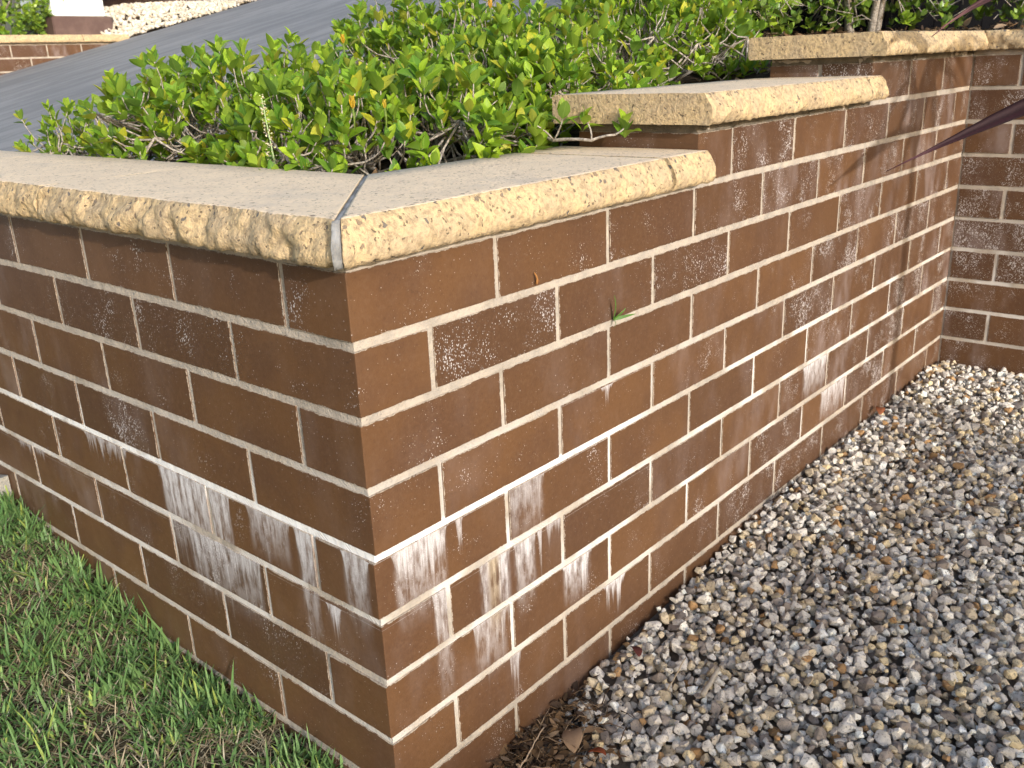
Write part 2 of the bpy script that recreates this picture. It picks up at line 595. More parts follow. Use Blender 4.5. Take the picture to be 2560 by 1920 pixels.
def drive_material():
    t = T("grey_driveway", 0.55)
    P = t.pos()
    x, y, z = t.xyz(P)
    st = t.noise(t.vec(t.mul(x, 0.55), t.mul(y, 5.0), 0.0), 1.6, 6, 0.68)
    st2 = t.noise(t.vec(t.mul(x, 1.2), t.mul(y, 16.0), 3.0), 3.0, 4, 0.7)
    cl = t.noise(P, 1.3, 4)
    fi = t.noise(P, 75.0, 5, 0.8)
    col = t.mix(t.ramp(st, 0.43, 0.57), (0.175, 0.174, 0.176), (0.235, 0.233, 0.232))
    col = t.mix(t.ramp(st2, 0.50, 0.64, 0, 0.5), col, (0.315, 0.31, 0.305))
    col = t.mix(t.ramp(cl, 0.4, 0.7, 0, 0.4), col, (0.15, 0.152, 0.158))
    col = t.mix(t.ramp(fi, 0.5, 0.7, 0, 0.3), col, (0.10, 0.10, 0.105))
    return t.finish(col, 0.85, t.bump(t.add(fi, st), 0.35, 0.003), 0.12)


xs = list(np.linspace(-3.5, 14, 71))
ys = [1.86, 1.9] + list(np.linspace(2.0, 5.9, 14)) + [5.99]
o = obj("driveway", sheet("driveway", xs, ys, lambda x, y: drive_z(x) + 0.006 * fbm(x * 0.6, y * 0.6, 3) - 0.03 * smooth01((1.95 - y) / 0.1), drive_material()))
tag(o, "smooth grey concrete driveway climbing steeply past the planter", "driveway", kind="structure")


def gravel_z(x, y):
    a = np.interp(x, (-0.6, 0.0, 0.19, 0.48, 0.93, 2.15, 4), (-0.86, -0.815, -0.785, -0.722, -0.692, -0.664, -0.66))
    return float(a) + 0.012 * fbm(x * 3, y * 3, 1.7) - 0.05 * smooth01((-0.3 - y) / 1.5)


def lawn_z(x, y):
    a = np.interp(y, (-3, -0.6, 0.1, 0.55, 0.85, 1.2, 2.0), (-0.83, -0.80, -0.715, -0.695, -0.635, -0.575, -0.46))
    return float(a) + 0.25 * min(0, x) * 0.12 + 0.012 * fbm(x * 5, y * 5, 9.1)


bed = obj("gravel_bed", sheet("gravel_bed", list(np.linspace(-0.02, 2.2, 60)), list(np.linspace(-2.2, 0.05, 60)), lambda x, y: gravel_z(x, y) - 0.020,
          noisy("gravel_dust", (0.24, 0.20, 0.16), (0.15, 0.125, 0.10), 60.0, 0.95, 1.0, 0.006)))
tag(bed, "bed of loose grey and tan gravel at the foot of the wall", "gravel", kind="structure")
m_lawn = noisy("lawn_soil", (0.045, 0.035, 0.022), (0.075, 0.062, 0.03), 30.0, 0.95, 0.9, 0.01)
o = obj("lawn", sheet("lawn", spread(-6, 0.0, -1.6, -0.1, 0.05, 1) if False else list(np.linspace(-6, -1.6, 8)) + list(np.linspace(-1.5, 0.01, 40)),
                      list(np.linspace(-7, -0.7, 10)) + list(np.linspace(-0.6, 1.95, 60)), lawn_z, m_lawn))
tag(o, "lawn of coarse green grass beside the wall", "lawn", kind="structure")
o = obj("yard", sheet("yard", list(np.linspace(0.02, 8, 12)), list(np.linspace(-7, -2.2, 8)), lambda x, y: -0.80, m_lawn))
tag(o, "level yard in front of the gravel bed", "ground", kind="structure")


def soil_z(x, y):
    a = np.interp(x, (0.2, 0.7, 1.4, 1.9, 2.4, 4.2), (-0.015, 0.02, 0.10, 0.18, 0.225, 0.24))
    a = a + 0.03 * max(0.0, min(1.0, (x - 1.8))) * smooth01((y - 0.3) / 0.8)
    b = drive_z(x) - 0.02
    k = smooth01((y - 1.35) / 0.5)
    return float(a * (1 - k) + b * k) + 0.015 * fbm(x * 6, y * 6, 4.4)


xs = list(np.linspace(0.222, 2.16, 60))
V, F = [], []
o = obj("garden_soil", sheet("garden_soil", xs, list(np.linspace(0.222, 1.89, 50)), soil_z, M_SOIL))
tag(o, "dark soil and mulch filling the raised planter", "soil", kind="structure")
o = obj("upper_garden_soil", sheet("upper_garden_soil", list(np.linspace(2.165, 4.6, 50)), list(np.linspace(-1.6, 1.89, 70)),
        lambda x, y: soil_z(x, y) if x > 2.36 or y > 0.23 else -0.1, M_SOIL))
tag(o, "dark leaf-strewn soil of the upper bed behind the top coping", "soil", kind="structure")

# ------------------------------------------------------------------ brick walls
C = 0.086
BR = box_mesh("brick", 0.2325, 0.110, 0.076, M_BRICK, 0.0012)
HB = box_mesh("half_brick", 0.1125, 0.110, 0.076, M_BRICK, 0.0012)
BRS = box_mesh("streaked_brick", 0.2325, 0.110, 0.076, M_BRICK_RUN, 0.0012)
HBS = box_mesh("streaked_half_brick", 0.1125, 0.110, 0.076, M_BRICK_RUN, 0.0012)


def put_brick(parent, me, x, y, z, rz=0.0):
    j = lambda a: random.uniform(-a, a)
    if parent.name.startswith("stepped"):             # bricks that carry salt runs
        h = 0.115 if me is BR else 0.055
        sc = (x - h, x + h) if y < 0.06 and not rz else (-y - h, -y + h)
        lo, hi = (sc if not (rz and y < 0.2) else (-0.24, x + 0.06))
        zz = z - WZ
        for s0, s1, z0, ln, wt in RUNS:
            if s0 < hi + 0.01 and s1 > lo - 0.01 and zz - 0.04 < z0 and zz + 0.04 > z0 - ln:
                me = BRS if me is BR else HBS
                break
    return obj("brick", me, parent, (x + j(0.0004), y + j(0.0004), z + j(0.0006)),
               (j(0.002), j(0.002), rz + j(0.002)))


wall = empty("stepped_brick_wall", (0, 0, -0.86), "brown brick planter wall stepping up in three levels with sandstone coping", "wall")
WZ = 0.86
for k in range(-1, 11):
    zc = -(k - 0.5) * C + WZ
    x0 = 0.72 if k == 0 else 1.44 if k == -1 else 0.0
    odd = k % 2 == 1
    if odd:
        xx = x0
        while xx + 0.23 < 2.155:
            put_brick(wall, BR, xx + 0.115, 0.055, zc)
            xx += 0.24
    else:
        put_brick(wall, BR, x0 + 0.055, 0.115, zc, math.pi / 2)
        xx = x0 + 0.12
        while xx + 0.23 < 2.155:
            put_brick(wall, BR, xx + 0.115, 0.055, zc)
            xx += 0.24
        put_brick(wall, HB, 2.095, 0.055, zc)
    if k == -1:
        put_brick(wall, BR, 1.44 + 0.115, 0.175, zc)
    if k >= 1:
        yy = 0.12 if odd else 0.24
        while yy + 0.23 < 1.80:
            put_brick(wall, BR, 0.055, yy + 0.115, zc, math.pi / 2)
            yy += 0.24
        if not odd:
            put_brick(wall, HB, 0.055, 1.735, zc)


def mortar_panel(sp, org, du, dv, U, Vv, n, step=0.009, amp=0.0005):
    nu, nv = max(2, int(U / step)), max(2, int(Vv / step))
    org, du, dv, n = (np.array(a, float) for a in (org, du, dv, n))
    vs = []
    for j in range(nv + 1):
        for i in range(nu + 1):
            p = org + du * (U * i / nu) + dv * (Vv * j / nv)
            d = amp * fbm(p[0] * 45 + 5, p[1] * 45, p[2] * 45, 3)
            vs.append(p + n * d)
    fs = [(j * (nu + 1) + i, j * (nu + 1) + i + 1, (j + 1) * (nu + 1) + i + 1, (j + 1) * (nu + 1) + i)
          for j in range(nv) for i in range(nu)]
    sp.add(vs, fs)


e = 0.0015
sp = Soup()
Z0, Z1, Z2, Z3 = -0.86 + WZ, 0.0085 + WZ, 0.0945 + WZ, 0.1805 + WZ
mortar_panel(sp, (e, e, Z0), (1, 0, 0), (0, 0, 1), 2.15 - e, Z1 - Z0, (0, -1, 0))
mortar_panel(sp, (0.72 + e, e, Z1), (1, 0, 0), (0, 0, 1), 1.43 - e, 0.086, (0, -1, 0))
mortar_panel(sp, (1.44 + e, e, Z2), (1, 0, 0), (0, 0, 1), 0.71 - e, 0.086, (0, -1, 0))
mortar_panel(sp, (e, e, Z0), (0, 1, 0), (0, 0, 1), 1.79 - e, Z1 - Z0, (-1, 0, 0))
mortar_panel(sp, (0.72 + e, e, Z1), (0, 1, 0), (0, 0, 1), 0.226, 0.086, (-1, 0, 0))
mortar_panel(sp, (1.44 + e, e, Z2), (0, 1, 0), (0, 0, 1), 0.226, 0.086, (-1, 0, 0))
quad = lambda *p: sp.add(p, [(0, 1, 2, 3)])
quad((0.23, 0.228, Z0), (2.15, 0.228, Z0), (2.15, 0.228, Z1), (0.23, 0.228, Z1))
quad((0.72 + e, 0.228, Z1), (2.15, 0.228, Z1), (2.15, 0.228, Z2), (0.72 + e, 0.228, Z2))
quad((1.44 + e, 0.228, Z2), (2.15, 0.228, Z2), (2.15, 0.228, Z3), (1.44 + e, 0.228, Z3))
quad((0.228, 0.23, Z0), (0.228, 1.79, Z0), (0.228, 1.79, Z1), (0.228, 0.23, Z1))
quad((0.11, 1.788, Z0), (0.228, 1.788, Z0), (0.228, 1.788, Z1), (0.11, 1.788, Z1))
quad((e, e, Z1), (0.228, e, Z1), (0.228, 1.79, Z1), (e, 1.79, Z1))
quad((0.228, e, Z1), (0.72, e, Z1), (0.72, 0.228, Z1), (0.228, 0.228, Z1))
quad((0.72 + e, e, Z2), (1.44, e, Z2), (1.44, 0.228, Z2), (0.72 + e, 0.228, Z2))
quad((1.44 + e, e, Z3), (2.15, e, Z3), (2.15, 0.228, Z3), (1.44 + e, 0.228, Z3))
obj("mortar", sp.mesh("mortar", M_MORTAR, True), wall)
M_BEDM = mortar_material("shadow_dark_mortar", (0.17, 0.14, 0.105), (0.10, 0.085, 0.065), False)  # shadow under the coping painted in as darker mortar
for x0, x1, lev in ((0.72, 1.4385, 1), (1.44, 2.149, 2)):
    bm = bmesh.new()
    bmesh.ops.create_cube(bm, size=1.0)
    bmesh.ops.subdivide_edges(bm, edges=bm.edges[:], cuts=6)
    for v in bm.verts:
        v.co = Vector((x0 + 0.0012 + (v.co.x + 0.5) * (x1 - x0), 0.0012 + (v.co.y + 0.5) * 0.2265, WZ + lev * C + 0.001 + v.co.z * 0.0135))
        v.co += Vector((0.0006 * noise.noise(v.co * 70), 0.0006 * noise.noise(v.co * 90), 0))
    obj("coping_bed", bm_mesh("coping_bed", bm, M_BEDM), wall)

m_foot = noisy("footing_concrete", (0.40, 0.38, 0.34), (0.26, 0.25, 0.22), 20.0, 0.95, 0.9, 0.006)
bm = bmesh.new()
bmesh.ops.create_cube(bm, size=1.0)
bmesh.ops.subdivide_edges(bm, edges=bm.edges[:], cuts=9, use_grid_fill=True)
for v in bm.verts:
    v.co = Vector((-0.018 + v.co.x * 0.034, 1.42 + v.co.y * 0.62, WZ - 0.60 + v.co.z * 0.13))
    v.co += Vector((0.010 * noise.noise(v.co * 14), 0.0, 0.022 * noise.noise(v.co * 9 + Vector((3, 1, 0)))))
    v.co.x = min(v.co.x, -0.0015)
obj("footing", bm_mesh("footing", bm, m_foot), wall)

side = empty("return_brick_wall", (2.15, 0, -0.86), "dark brown brick wall meeting the stepped wall at the inner corner", "wall")
for k in range(-1, 11):
    zc = -(k - 0.5) * C + WZ
    yy = -0.005
    if k % 2 == 1:
        put_brick(side, HB, 0.055, yy - 0.055, zc)
        yy -= 0.12
    while yy > -1.0:
        put_brick(side, BR, 0.055, yy - 0.115, zc, math.pi / 2)
        yy -= 0.24
sp = Soup()
mortar_panel(sp, (e, -1.15, Z0), (0, 1, 0), (0, 0, 1), 1.15, Z3 - Z0, (-1, 0, 0))
sp.add([(0.2, -1.15, Z0), (0.2, 0.228, Z0), (0.2, 0.228, Z3), (0.2, -1.15, Z3), (e, -1.15, Z3), (e, 0, Z3), (0.2, 0, Z3)],
       [(0, 1, 2, 3), (3, 4, 5, 6)])
obj("mortar", sp.mesh("side_mortar", M_MORTAR, True), side)


def coping(name, parent, base, along, out, s0, m0, s1, m1, seed, front=-0.038, back=0.268, z0=0.009, th=0.047, amp=1.0,
           mat=None, inset=0.0, rough_ends=0.0):
    """a coping stone: flat top, rock-faced front, cut along (mitred) ends"""
    along, out, base = (np.array(a, float) for a in (along, out, base))
    prof, EC = [], []
    zt = z0 + th
    for v in (back, back - 0.005, 0.2, 0.12, 0.05, 0.02, 0.0, -0.012):
        prof.append((v, zt - (0.004 if v == back else 0.0), 0.0, 0.2 if v < 0.01 else 0.0))
    NF = 11
    for i in range(NF + 1):
        t = i / NF
        v = front * (0.60 + 0.40 * math.sin(min(1.0, t * 1.35) * math.pi / 2)) + 0.004 * smooth01((t - 0.8) / 0.2)
        prof.append((v, zt - th * t, 1.0 if 0 < i < NF else 0.75, 1.0))
    for v in (-0.01, 0.05, 0.15, back - 0.003):
        prof.append((v, z0, 0.0, 0.0))
    prof.append((back, z0 + 0.006, 0.0, 0.0))
    L = abs(s1 - s0)
    n = max(2, int(L / 0.0045))
    P = len(prof)
    V = []
    for i in range(n + 1):
        t = i / n
        for (v, z, dn, ed) in prof:
            EC.append((math.exp(-((zt - z) / 0.013) ** 2) * (1.0 if ed == 1.0 else 0.45 if ed else 0.0), 0, 0))
            vv = min(max(v, front), back)
            a = s0 + m0 * vv
            b = s1 + m1 * vv
            s = a + (b - a) * t
            if dn:
                q = (s * 22 + seed * 7.3, z * 30, seed)
                big = noise.noise(q)
                mid = fbm(s * 75 + seed, z * 85, seed * 3.1, 3)
                wb = 0.35 * noise.noise((s * 40, z * 40, seed))
                scal = noise.voronoi((s * 17 + seed * 2.0 + wb, z * 27 + wb, seed + 0.5 * big))[0][0]
                d = (0.0045 * big + 0.0026 * mid - 0.0105 * (0.55 - scal) * (0.12 + 0.88 * smooth01((zt - z) / th * 1.5))) * amp * dn
                v = v - d
                if z < z0 + 0.006:
                    z = z + 0.0035 * amp * noise.noise((s * 60, seed, 0.0))
                if z > zt - 0.001:
                    z = z - 0.0022 * amp * abs(noise.noise((s * 85, seed, 2.0)))
            elif ed:
                z = z - 0.0012 * amp * abs(noise.noise((s * 60, v * 60, seed)))
            elif z > zt - 0.002:
                z = z + 0.0006 * noise.noise((s * 12, v * 12, seed))
            if rough_ends and (i == 0 or i == n):
                s += (1 if i == 0 else -1) * rough_ends * abs(noise.noise((v * 60, z * 60, seed)))
            V.append(base + along * s - out * (v + (inset if v < 0 else 0)) + np.array((0, 0, z - (inset if z > z0 + 0.02 else 0))))
    F = []
    for i in range(n):
        for k in range(P):
            k2 = (k + 1) % P
            F.append((i * P + k, i * P + k2, (i + 1) * P + k2, (i + 1) * P + k))
    F.append(tuple(range(P)))
    F.append(tuple(n * P + k for k in range(P))[::-1])
    bm = bmesh.new()
    bv = [bm.verts.new(v) for v in V]
    for f in F:
        bm.faces.new([bv[i] for i in f])
    me = bm_mesh(name, bm, mat or M_CAP, smooth=True)
    ca = me.color_attributes.new("Col", 'FLOAT_COLOR', 'POINT')
    ca.data.foreach_set("color", np.hstack([np.array(EC, np.float32), np.ones((len(EC), 1), np.float32)]).ravel())
    ends = np.ones(len(me.polygons), bool)
    ends[-2:] = False
    me.polygons.foreach_set("use_smooth", ends)
    return obj(name, me, parent)


def sw(base, along, lev, sep=(0, 0, 0)):
    return (base[0], base[1], WZ + lev * C)


X, Y = (1, 0, 0), (0, 1, 0)
NX, NY = (-1, 0, 0), (0, -1, 0)
b0, b1, b2 = (0, 0, WZ), (0, 0, WZ + C), (0, 0, WZ + 2 * C)
# out = direction the rock face looks; v is measured inwards
cs = "coping_stone"
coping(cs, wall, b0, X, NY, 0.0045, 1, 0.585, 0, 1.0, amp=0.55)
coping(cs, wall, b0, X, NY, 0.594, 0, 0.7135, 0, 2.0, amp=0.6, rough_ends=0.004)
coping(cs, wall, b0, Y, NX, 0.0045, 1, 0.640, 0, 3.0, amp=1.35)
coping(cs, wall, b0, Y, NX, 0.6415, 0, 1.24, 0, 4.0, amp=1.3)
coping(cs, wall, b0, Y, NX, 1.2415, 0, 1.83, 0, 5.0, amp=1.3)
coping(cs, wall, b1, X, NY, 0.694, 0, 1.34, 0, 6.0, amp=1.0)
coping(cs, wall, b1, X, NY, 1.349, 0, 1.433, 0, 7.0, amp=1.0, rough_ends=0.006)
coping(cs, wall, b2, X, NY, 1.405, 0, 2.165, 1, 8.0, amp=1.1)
coping("coping_joint", wall, b0, X, NY, -0.006, 1, 0.006, 1, 1.5, amp=0.4, mat=M_JOINT, inset=0.0012)
coping("coping_joint", wall, b0, X, NY, 0.584, 0, 0.597, 0, 2.5, amp=0.8, mat=M_JOINT, inset=0.004)
coping("coping_joint", wall, b1, X, NY, 1.337, 0, 1.352, 0, 6.5, amp=0.8, mat=M_JOINT, inset=0.005)
coping("coping_joint", wall, b2, X, NY, 2.162, 1, 2.171, 1, 8.5, amp=0.5, mat=M_JOINT, inset=0.004, front=-0.036)
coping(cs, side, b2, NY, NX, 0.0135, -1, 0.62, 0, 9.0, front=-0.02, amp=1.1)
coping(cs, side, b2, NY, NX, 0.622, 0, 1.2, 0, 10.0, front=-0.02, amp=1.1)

# ------------------------------------------------------------------ leaves
def leaf_geo(L=0.032, W=0.5, fold=0.28, droop=0.25, curl=0.0, rows=(0.0, 0.16, 0.42, 0.70, 0.90, 1.0), pointy=1.0):
    V, UV, F = [], [], []
    def wid(t):
        return 0.5 * L * W * (math.sin(math.pi * t ** (0.85 if pointy else 0.7)) ** 0.85) * (1.0 if t < .95 else .6)
    idx = []
    for t in rows:
        y = L * t
        z = -droop * L * t * t * 0.6 + curl * L * math.sin(t * math.pi) * 0.3
        if t in (0.0, 1.0):
            idx.append((len(V),))
            V.append((0, y, z))
            UV.append((0.5, t))
        else:
            w = wid(t)
            i = len(V)
            idx.append((i, i + 1, i + 2))
            V += [(-w, y, z + w * fold), (0, y, z), (w, y, z + w * fold)]
            UV += [(0.0, t), (0.5, t), (1.0, t)]
    for a, b in zip(idx[:-1], idx[1:]):
        if len(a) == 1:
            F += [(a[0], b[1], b[0]), (a[0], b[2], b[1])]
        elif len(b) == 1:
            F += [(a[0], a[1], b[0]), (a[1], a[2], b[0])]
        else:
            F += [(a[0], a[1], b[1], b[0]), (a[1], a[2], b[2], b[1])]
    return np.array(V), F, np.array(UV)


def green(kind):
    r = random.random()
    if kind == "gardenia":
        if r < 0.018:
            return (0.55, 0.36, 0.02)
        a = np.array((0.150, 0.290, 0.018))
        b = np.array((0.370, 0.510, 0.030))
        d = np.array((0.075, 0.180, 0.025))
        t = random.random()
        c = a + (b - a) * t if r < 0.66 else d + (a - d) * t
        if r > 0.93:
            c = np.array((0.42, 0.42, 0.03))
        c = c * 1.04
    else:
        a = np.array((0.070, 0.150, 0.020))
        b = np.array((0.260, 0.370, 0.030))
        c = a + (b - a) * random.random() ** 1.5
    return tuple(c * random.uniform(0.85, 1.15))


LEAVES = {}
for kind, mat in (("gardenia", M_LEAF), ("hedge", M_HEDGE)):
    lst = []
    for i in range(36):
        if kind == "gardenia":
            g = leaf_geo(0.0375, random.uniform(0.50, 0.66), random.uniform(0.15, 0.55), random.uniform(-0.25, 0.55), random.uniform(-0.1, 0.3))
        else:
            g = leaf_geo(0.034, random.uniform(0.58, 0.72), random.uniform(0.05, 0.3), random.uniform(-0.1, 0.35), pointy=0.0)
        c = green(kind)
        lst.append((g, c, mesh_of("leaf", g[0], g[1], mat, np.broadcast_to(c, (len(g[0]), 3)), g[2], True)))
    LEAVES[kind] = lst


def frame(yv, zv):
    y = np.array(yv, float)
    y /= np.linalg.norm(y) + 1e-9
    x = np.cross(y, zv)
    if np.linalg.norm(x) < 1e-4:
        x = np.cross(y, (1, 0, 0.2))
    x /= np.linalg.norm(x)
    z = np.cross(x, y)
    return np.stack([x, y, z], 1)


def whorl(pos, axis, out, size, pairs=3, kind="gardenia"):
    axis = np.array(axis, float)
    axis /= np.linalg.norm(axis)
    a = np.cross(axis, (0.2, 0.9, 0.3))
    a /= np.linalg.norm(a)
    b = np.cross(axis, a)
    ph = random.uniform(0, math.pi)
    for p in range(pairs):
        el = (0.35, 0.62, 0.95, 1.25)[min(p, 3)] + random.uniform(-0.18, 0.18)
        sz = size * (0.72, 1.0, 1.05, 0.95)[min(p, 3)] * random.uniform(0.8, 1.15)
        for h in range(2):
            th = ph + p * math.pi / 2 + h * math.pi + random.uniform(-0.3, 0.3)
            rad = math.cos(th) * a + math.sin(th) * b
            d = math.cos(el) * axis + math.sin(el) * rad
            up = axis - d * np.dot(axis, d)
            R = frame(d, up)
            out.append((np.array(pos) - axis * 0.010 * p + rad * 0.001, R, sz, random.randrange(36)))


def in_view(p):
    d = np.asarray(p) - CAM
    zc = d @ FWD
    if zc < 0.1:
        return False
    px, py = d @ RIGHT / zc * FPX, d @ UP / zc * FPX
    return abs(px) < 1300 and abs(py) < 980


def build_plant(root, base, leaves, wood, kind, keep=300, wood_name="branches"):
    """leaves: (pos, R, scale, variant) in world space; the ones that show largest become parts"""
    base = np.array(base)
    lst = LEAVES[kind]
    order = sorted(range(len(leaves)), key=lambda i: (0 if in_view(leaves[i][0]) else 1, np.linalg.norm(leaves[i][0] - CAM) / leaves[i][2]))
    for i in order[:keep]:
        p, R, sc, v = leaves[i]
        mw = Matrix.Identity(4)
        for r in range(3):
            for c in range(3):
                mw[r][c] = R[r, c] * sc
            mw[r][3] = p[r] - base[r]
        obj("leaf", lst[v][2], root, mw=mw)
    rest = order[keep:]
    if rest:
        sp = Soup()
        for i in rest:
            p, R, sc, v = leaves[i]
            g, c, _ = lst[v]
            sp.add(g[0] @ (R * sc).T + (p - base), g[1], np.array(c), g[2])
        f = obj("foliage", sp.mesh("foliage", M_LEAF if kind == "gardenia" else M_HEDGE, True), root)
        f["kind"] = "stuff"
    if wood.n:
        wood.v = [v - base for v in wood.v]
        obj(wood_name, wood.mesh(wood_name, M_BARK, True), root)


def soilz(x, y):
    return soil_z(x, y)


def gardenia(name, label, cx, cy, rx, ry, h, ntip, size=1.0, seed=0, lean=(0, 0), low=0.02, spill=()):
    random.seed(seed)
    z0 = soilz(cx, cy)
    base = np.array((cx, cy, z0))
    root = empty(name, base, label, "shrub", "gardenia shrubs in the planter")
    wood, leaves = Soup(), []
    limbs = []
    for i in range(13):
        th = 2 * math.pi * i / 13 + random.uniform(-0.25, 0.25)
        r = random.uniform(0.55, 0.85)
        end = base + np.array((math.cos(th) * rx * r + lean[0], math.sin(th) * ry * r + lean[1], h * random.uniform(0.25, 0.55)))
        mid = base + (end - base) * np.array((0.45, 0.45, 0.0)) + np.array((0, 0, h * random.uniform(0.15, 0.3)))
        pts = bez(base + np.array((random.uniform(-.02, .02), random.uniform(-.02, .02), -0.03)), mid, end, 8)
        pts[1:-1] += np.array([[random.uniform(-.008, .008) for _ in range(3)] for _ in range(6)])
        v, f = tube(pts, random.uniform(0.0045, 0.0075), 0.0026, 6)
        wood.add(v, f)
        limbs.append(pts)
    allp = np.vstack(limbs)
    for i in range(ntip):
        th = random.uniform(0, 2 * math.pi)
        ce = random.random()
        el = math.asin(ce ** 0.9)
        rr = random.uniform(0.62, 1.02) * (1 + 0.16 * noise.noise((math.cos(th) * 2.5, math.sin(th) * 2.5, seed * 1.7 + el)))
        p = base + np.array((math.cos(th) * math.cos(el) * rx * rr + lean[0], math.sin(th) * math.cos(el) * ry * rr + lean[1],
                             low + (h - low) * math.sin(el) * rr + random.uniform(-0.01, 0.02)))
        if p[1] < 0.245 and p[0] > 0.1:
            p[1] = 0.245 + random.uniform(0, 0.06)
        if p[0] < 0.25 and p[1] < 1.8:
            p[0] = 0.25 + random.uniform(0, 0.05)
        gz = soilz(p[0], min(p[1], 1.85)) + 0.02
        p[2] = max(p[2], gz)
        dd = np.linalg.norm((allp - p) * (1, 1, 0.7), axis=1)
        a = allp[np.argsort(dd)[random.randint(0, 5)]]
        ax = np.array((0, 0, 1.0)) + 0.55 * (p - base) / np.array((rx, ry, h)) * (1, 1, 0.3) + np.array([random.uniform(-.3, .3) for _ in range(3)])
        ax /= np.linalg.norm(ax)
        mid = p - ax * np.linalg.norm(p - a) * 0.55
        pts = bez(a, mid, p, 6)
        pts[1:-1] += np.array([[random.uniform(-.004, .004) for _ in range(3)] for _ in range(4)])
        v, f = tube(pts, 0.0024, 0.0011, 4)
        wood.add(v, f)
        whorl(p, ax, leaves, size * random.uniform(0.75, 1.12), random.choice((2, 3, 3, 3)))
        for kk in range(random.choice((0, 1, 2, 2))):
            tt = random.randint(3, 4)
            whorl(pts[tt] + ax * random.uniform(-.01, .01), ax * 0.6 + np.array([random.uniform(-.5, .5) for _ in range(3)]), leaves, size * random.uniform(0.6, 1.0), 1)
        if random.random() < 0.3:                    # bare side twig
            q = pts[3] + np.array([random.uniform(-.04, .04), random.uniform(-.04, .04), random.uniform(-.005, .045)])
            v, f = tube([pts[2], (pts[2] + q) / 2 + 0.005, q], 0.0014, 0.0007, 4)
            wood.add(v, f)
    for path, tips in spill:                         # a branch lying out over the coping
        path = np.array(path)
        v, f = tube(np.vstack([bez(path[i], (path[i] + path[i + 1]) / 2 + np.array((0, 0, 0.004)), path[i + 1], 4) for i in range(len(path) - 1)]), 0.0042, 0.0018, 6)
        wood.add(v, f)
        for a, p in tips:
            a, p = path[a], np.array(p)
            v, f = tube(bez(a, (a + p) / 2 + np.array((0.006, -0.004, 0.0)), p, 5), 0.0018, 0.0011, 5)
            wood.add(v, f)
            whorl(p, np.array((random.uniform(-.25, .25), random.uniform(-.4, .1), 1.0)), leaves, random.uniform(0.85, 1.1), 3)
    build_plant(root, base, leaves, wood, "gardenia")
    return root


gardenia("gardenia_shrub", "sparse end shrub of the gardenia row with thin upright shoots against the driveway", 0.56, 1.52, 0.27, 0.25, 0.19, 120, 0.85, 21)
gardenia("gardenia_shrub", "yellow-green gardenia shrub behind the long left coping with bare grey limbs showing", 0.60, 1.03, 0.37, 0.36, 0.235, 380, 1.0, 22)
gardenia("gardenia_shrub", "leafy gardenia shrub right behind the mitred coping corner", 0.59, 0.56, 0.36, 0.32, 0.20, 420, 1.0, 23)
gardenia("gardenia_shrub", "gardenia shrub pressed against the end of the middle coping", 1.00, 0.54, 0.34, 0.28, 0.22, 380, 1.0, 24,
         spill=[([(0.82, 0.44, 0.06), (0.70, 0.33, 0.075), (0.66, 0.24, 0.070), (0.665, 0.165, 0.071), (0.675, 0.125, 0.080)],
                 [(4, (0.685, 0.112, 0.094)), (3, (0.675, 0.185, 0.105)), (2, (0.655, 0.215, 0.115)), (2, (0.61, 0.24, 0.10)), (1, (0.66, 0.31, 0.125)), (1, (0.62, 0.32, 0.11))])])
gardenia("gardenia_shrub", "tall gardenia shrub at the back of the row hiding the driveway edge", 1.22, 0.98, 0.46, 0.42, 0.31, 430, 1.0, 25)
gardenia("gardenia_shrub", "last gardenia shrub of the row behind the middle coping near the bare soil", 1.52, 0.60, 0.34, 0.30, 0.28, 340, 1.0, 26)
gardenia("gardenia_shrub", "young gardenia shrub on the soil beside the end of the top coping", 1.95, 0.80, 0.26, 0.24, 0.25, 150, 1.0, 27)
random.seed(5)


def flower(name, label, px, py, D, r, col):
    c = CAM + D * (FWD + RIGHT * (px - 1280) / FPX - UP * (py - 960) / FPX)
    sp = Soup()
    for k in range(5):
        g = leaf_geo(r, 0.5, 0.5, -0.5, 0.3)
        a = 1.26 * k + random.uniform(-.2, .2)
        ax = np.array((math.cos(a) * 0.5, math.sin(a) * 0.5, 0.85))
        sp.add(g[0] @ frame(ax, (-ax[0], -ax[1], 0.6)).T, g[1], np.array(col) * random.uniform(0.8, 1.1), g[2])
    v, f = tube([(0, 0, -0.03), (0.002, 0.001, -0.014), (0, 0, 0.001)], 0.0012, 0.0022, 5)
    sp.add(v, f, np.array((0.20, 0.28, 0.05)), np.full((len(v), 2), 0.1))
    o = obj(name, sp.mesh(name, M_LEAF, True), None, tuple(c))
    tag(o, label, "flower")


flower("withered_flower", "withered yellow gardenia flower drooping above the mitred coping corner", 882, 273, 1.36, 0.020, (0.75, 0.48, 0.03))
flower("withered_flower", "small yellow gardenia flower beside the drooping withered one", 962, 272, 1.38, 0.014, (0.72, 0.50, 0.04))
flower("withered_flower", "orange yellow withered flower high in the bush against the driveway", 858, 110, 1.75, 0.018, (0.80, 0.45, 0.02))
flower("withered_flower", "pale orange withered flower on top of the tall gardenia shrub", 1226, 22, 1.95, 0.020, (0.75, 0.42, 0.06))


